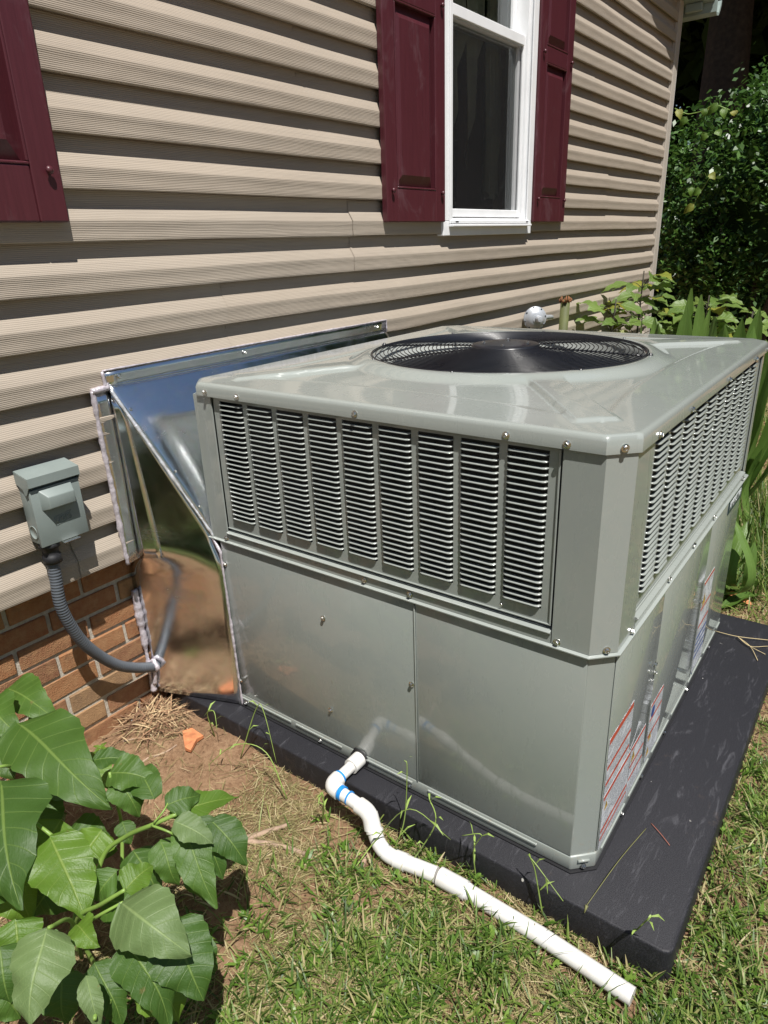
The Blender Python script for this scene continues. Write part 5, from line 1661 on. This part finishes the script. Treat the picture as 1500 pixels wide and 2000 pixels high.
# fallen leaf beside the pad
lf = empty('fallen_leaf', (2.9, -1.5, -.07), 'long fallen green and brown leaf on the ground behind the pad', 'fallen leaf')
leaf_mesh('leaf', on_ground(1405, 1190, .02), on_ground(1500, 1165, .02), .05, (0, 0, 1), M_POKE, lf, nu=4, nv=8)
leaf_mesh('leaf', on_ground(1415, 1160, .02), on_ground(1470, 1185, .02), .06, (0, 0, 1), M_RUST, lf, nu=4, nv=8)

# ------------------------------------------------------------------ trees and bush
def cards(n, centers, size, name, mat, parent, rnd=None, up_bias=.4, aspect=.5):
    N = len(centers); s_ = RNG.uniform(size[0], size[1], N)
    nrm = RNG.normal(0, 1, (N, 3)); nrm[:, 2] = np.abs(nrm[:, 2]) + up_bias; nrm /= np.linalg.norm(nrm, axis=1, keepdims=True)
    t = RNG.normal(0, 1, (N, 3)); t -= nrm * (t * nrm).sum(1, keepdims=True); t /= np.linalg.norm(t, axis=1, keepdims=True); b_ = np.cross(nrm, t)
    L = t * s_[:, None]; Wd = b_ * (s_ * aspect)[:, None]
    V = np.stack([centers - L, centers + Wd * .9 - L * .1 + nrm * (s_ * .12)[:, None], centers + L, centers - Wd * .9 - L * .1 + nrm * (s_ * .12)[:, None]], 1)
    F_ = np.arange(N * 4).reshape(-1, 4)
    return np_mesh(name, V.reshape(-1, 3), F_, mat, parent, rnd=RNG.uniform(0, 1, N) if rnd is None else rnd)


M_HOLLY = leaf_mat('glossy_bush_leaf', (.022, .065, .014), (.085, .175, .030), None, .42, .2, uvm=False, spec=.5)
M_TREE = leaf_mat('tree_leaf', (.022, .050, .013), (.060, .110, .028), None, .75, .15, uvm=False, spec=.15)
M_OAK = leaf_mat('yard_tree_leaf', (.035, .075, .018), (.080, .145, .035), None, .5, .3, uvm=False)


def blob_pts(n, c, rad, shell=.55, clumps=40):
    """leaves gathered into clumps through a lumpy volume"""
    d = RNG.normal(0, 1, (clumps, 3)); d /= np.linalg.norm(d, axis=1, keepdims=True)
    cc = d * (shell + (1 - shell) * RNG.uniform(0, 1, (clumps, 1)) ** .5) * np.array(rad) * RNG.uniform(.8, 1.12, (clumps, 1))
    k = RNG.integers(0, clumps, n)
    return np.array(c) + cc[k] + RNG.normal(0, 1, (n, 3)) * np.array(rad) * .13


bush = empty('holly_bush', (8.3, -.2, -.05), 'big rounded glossy dark green bush at the right photo edge beyond the house', 'bush')
pts = np.concatenate([blob_pts(15000, (8.6, -.35, 1.75), (.95, 1.15, 1.05), .72, 130), blob_pts(5000, (8.5, -.75, 2.35), (.6, .8, .55), .7, 50), blob_pts(2500, (8.2, .05, 1.2), (.4, .5, .55), .6, 36)])
pts = pts[pts[:, 2] > .45]
cards(0, pts, (.022, .048), 'crown', M_HOLLY, bush, aspect=.55)
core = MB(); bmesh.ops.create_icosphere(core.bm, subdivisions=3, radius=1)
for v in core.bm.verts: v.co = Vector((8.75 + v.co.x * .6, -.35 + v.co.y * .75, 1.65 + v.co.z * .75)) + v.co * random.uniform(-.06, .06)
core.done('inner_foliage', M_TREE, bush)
m = MB()
for k in range(5):
    a = k * 1.3; m.tube([(8.6 + .1 * math.cos(a), -.35 + .1 * math.sin(a), -.1), (8.6 + .3 * math.cos(a), -.35 + .35 * math.sin(a), .7), (8.6 + .5 * math.cos(a), -.35 + .6 * math.sin(a), 1.6)], .03, 7, True, [.04, .03, .015])
m.done('stems', M_BARK, bush)
vn = empty('vine', (7.9, .2, 1.7), 'thin yellow green vine trailing over the left side of the dark bush', 'vine')
vp = [at(x, y, 0, 7.3) for x, y in ((1318, 212), (1340, 222), (1352, 222), (1375, 216), (1395, 205), (1425, 215))]
m = MB(); m.tube(spline(vp, 5), .005, 5); vp2 = [at(x, y, 0, 7.3) for x, y in ((1387, 345), (1375, 365), (1362, 385), (1355, 400))]; m.tube(spline(vp2, 5), .004, 5); m.done('stem', M_STEMG, vn)
for i, (x, y) in enumerate(((1322, 214), (1342, 228), (1378, 212), (1392, 208), (1402, 200), (1410, 212), (1432, 216), (1382, 260), (1398, 255), (1356, 398), (1350, 365), (1370, 370), (1385, 340))):
    p_ = at(x, y, 0, 7.28); leaf_mesh('leaf', p_, p_ + Vector((0, random.uniform(-.09, .09), -random.uniform(.04, .10))), .07, (-1, -.5, .4), M_SAPY if i % 3 == 0 else M_POKE_Y, vn, nu=4, nv=6)


def tree(x, y, h, r, lab, mat, n=6000, size=(.07, .16), group=None, trunk=.16, zc=None, rz_=None, name='tree'):
    t = empty(name, (x, y, -.1), lab, 'tree', group)
    m = MB(); lean = random.uniform(-.3, .3)
    m.tube([(x, y, -.2), (x + lean * .3, y, h * .35), (x + lean, y + .1, h * .75)], trunk, 10, True, [trunk * 1.2, trunk, trunk * .5])
    for k in range(6):
        a = k * 1.05 + random.random(); z = h * random.uniform(.4, .7)
        m.tube([(x + lean * .5, y, z), (x + math.cos(a) * r * .4, y + math.sin(a) * r * .4, z + r * .3), (x + math.cos(a) * r * .8, y + math.sin(a) * r * .8, z + r * .5)], .05, 6, True, [trunk * .4, .05, .02])
    m.done('trunk', M_BARK, t, smooth=True)
    p_ = blob_pts(n, (x + lean, y, zc or h * .72), (r, r, rz_ or h * .3), .45, 60)
    cards(0, p_, size, 'crown', mat, t)
    return t


TG = 'shady trees of the wood behind the house'
tree(10.9, 2.2, 9.5, 3.0, 'nearest dark tree just right of the house corner', M_TREE, 9000, (.14, .30), TG, .20, 7.2, 2.0)
tree(12.4, 1.05, 10.0, 3.0, 'dark tree with a thick furrowed trunk above the bush', M_TREE, 9000, (.14, .30), TG, .32, 7.4, 2.0)
tree(11.9, -3.2, 9.0, 2.6, 'dark wood tree right of the bush', M_TREE, 7000, (.12, .26), TG, .22, 6.8, 2.2)
tree(10.6, -.4, 8.6, 2.1, 'slender dark tree hanging over the back of the bush', M_TREE, 8000, (.12, .26), TG, .12, 6.6, 1.5)
tree(15.5, 3.8, 11.0, 3.6, 'tall wood tree far behind the house corner', M_TREE, 8000, (.16, .34), TG, .25, 8.0, 3.0)
tree(15.8, -1.0, 11.0, 3.6, 'tall wood tree far behind the bush', M_TREE, 8000, (.16, .34), TG, .25, 8.0, 3.0)
tree(14.5, -6.5, 10.0, 3.4, 'wood tree at the edge of the lawn', M_TREE, 7000, (.16, .34), TG, .25, 7.4, 3.0)
tree(19.0, 1.4, 12.0, 4.0, 'furthest tall tree of the wood in line with the bush', M_TREE, 8000, (.2, .4), TG, .25, 9.0, 3.5)
p_ = np.stack([RNG.uniform(17, 22, 40000), RNG.uniform(-14, 16, 40000), RNG.uniform(0, 12, 40000)], -1)
o = cards(0, p_, (.22, .50), 'woodland', M_TREE, None); tag(o, 'dense dark woodland foliage behind the bush and house corner', 'woodland', kind='stuff')
p_ = np.stack([RNG.uniform(9.5, 14.5, 9000), RNG.uniform(-1.8, 5, 9000), RNG.uniform(.0, 1.5, 9000) * RNG.uniform(.4, 1, 9000)], -1)
o = cards(0, p_, (.06, .14), 'undergrowth', M_TREE, None); tag(o, 'low dark undergrowth beneath the trees behind the bush', 'undergrowth', kind='stuff')

lsb = empty('foundation_shrub', (-1.3, -.62, -.06), 'leafy green shrub by the wall left of the electrical box', 'shrub')
cards(0, blob_pts(5200, (-1.35, -.62, .42), (.75, .42, .48), .5, 60), (.03, .07), 'crown', M_OAK, lsb)
m = MB()
for k in range(5): m.tube([(-1.35, -.6, -.1), (-1.35 + .2 * math.cos(k * 1.3), -.6 + .15 * math.sin(k * 1.3), .2), (-1.35 + .45 * math.cos(k * 1.3), -.6 + .25 * math.sin(k * 1.3), .5)], .012, 6)
m.done('stems', M_BARK, lsb)
X = RNG.uniform(-4, .1, 22000); Y = RNG.uniform(-2.1, .0, 22000)
o = blades(len(X), X, Y, (.04, .10), (.004, .008), (.2, 1.3), 'wall_grass', M_GRASS); tag(o, 'rough grass at the wall foot left of the leafy weed', 'grass', kind='stuff')
# trees across the yard, seen in the window panes and the metal
YG = 'green yard trees facing the house wall'
YL = ['yard tree furthest to the left along the house wall', 'yard tree opposite the left shutter', 'lower yard tree straight across from the unit', 'yard tree opposite the white window', 'yard tree near the wood beyond the corner', 'small yard tree beside the driveway end']
for i, (x, y, h, r) in enumerate(((-11, -16, 9, 3.4), (-3.5, -21, 9, 3.6), (4, -22, 8.5, 3.4), (11, -20, 9, 3.6), (17, -13, 9, 3.4), (-15, -6, 8, 3.0))):
    tree(x, y, h * .75, r, YL[i], M_OAK, 3600, (.16, .34), YG, .22, h * .5, h * .42)
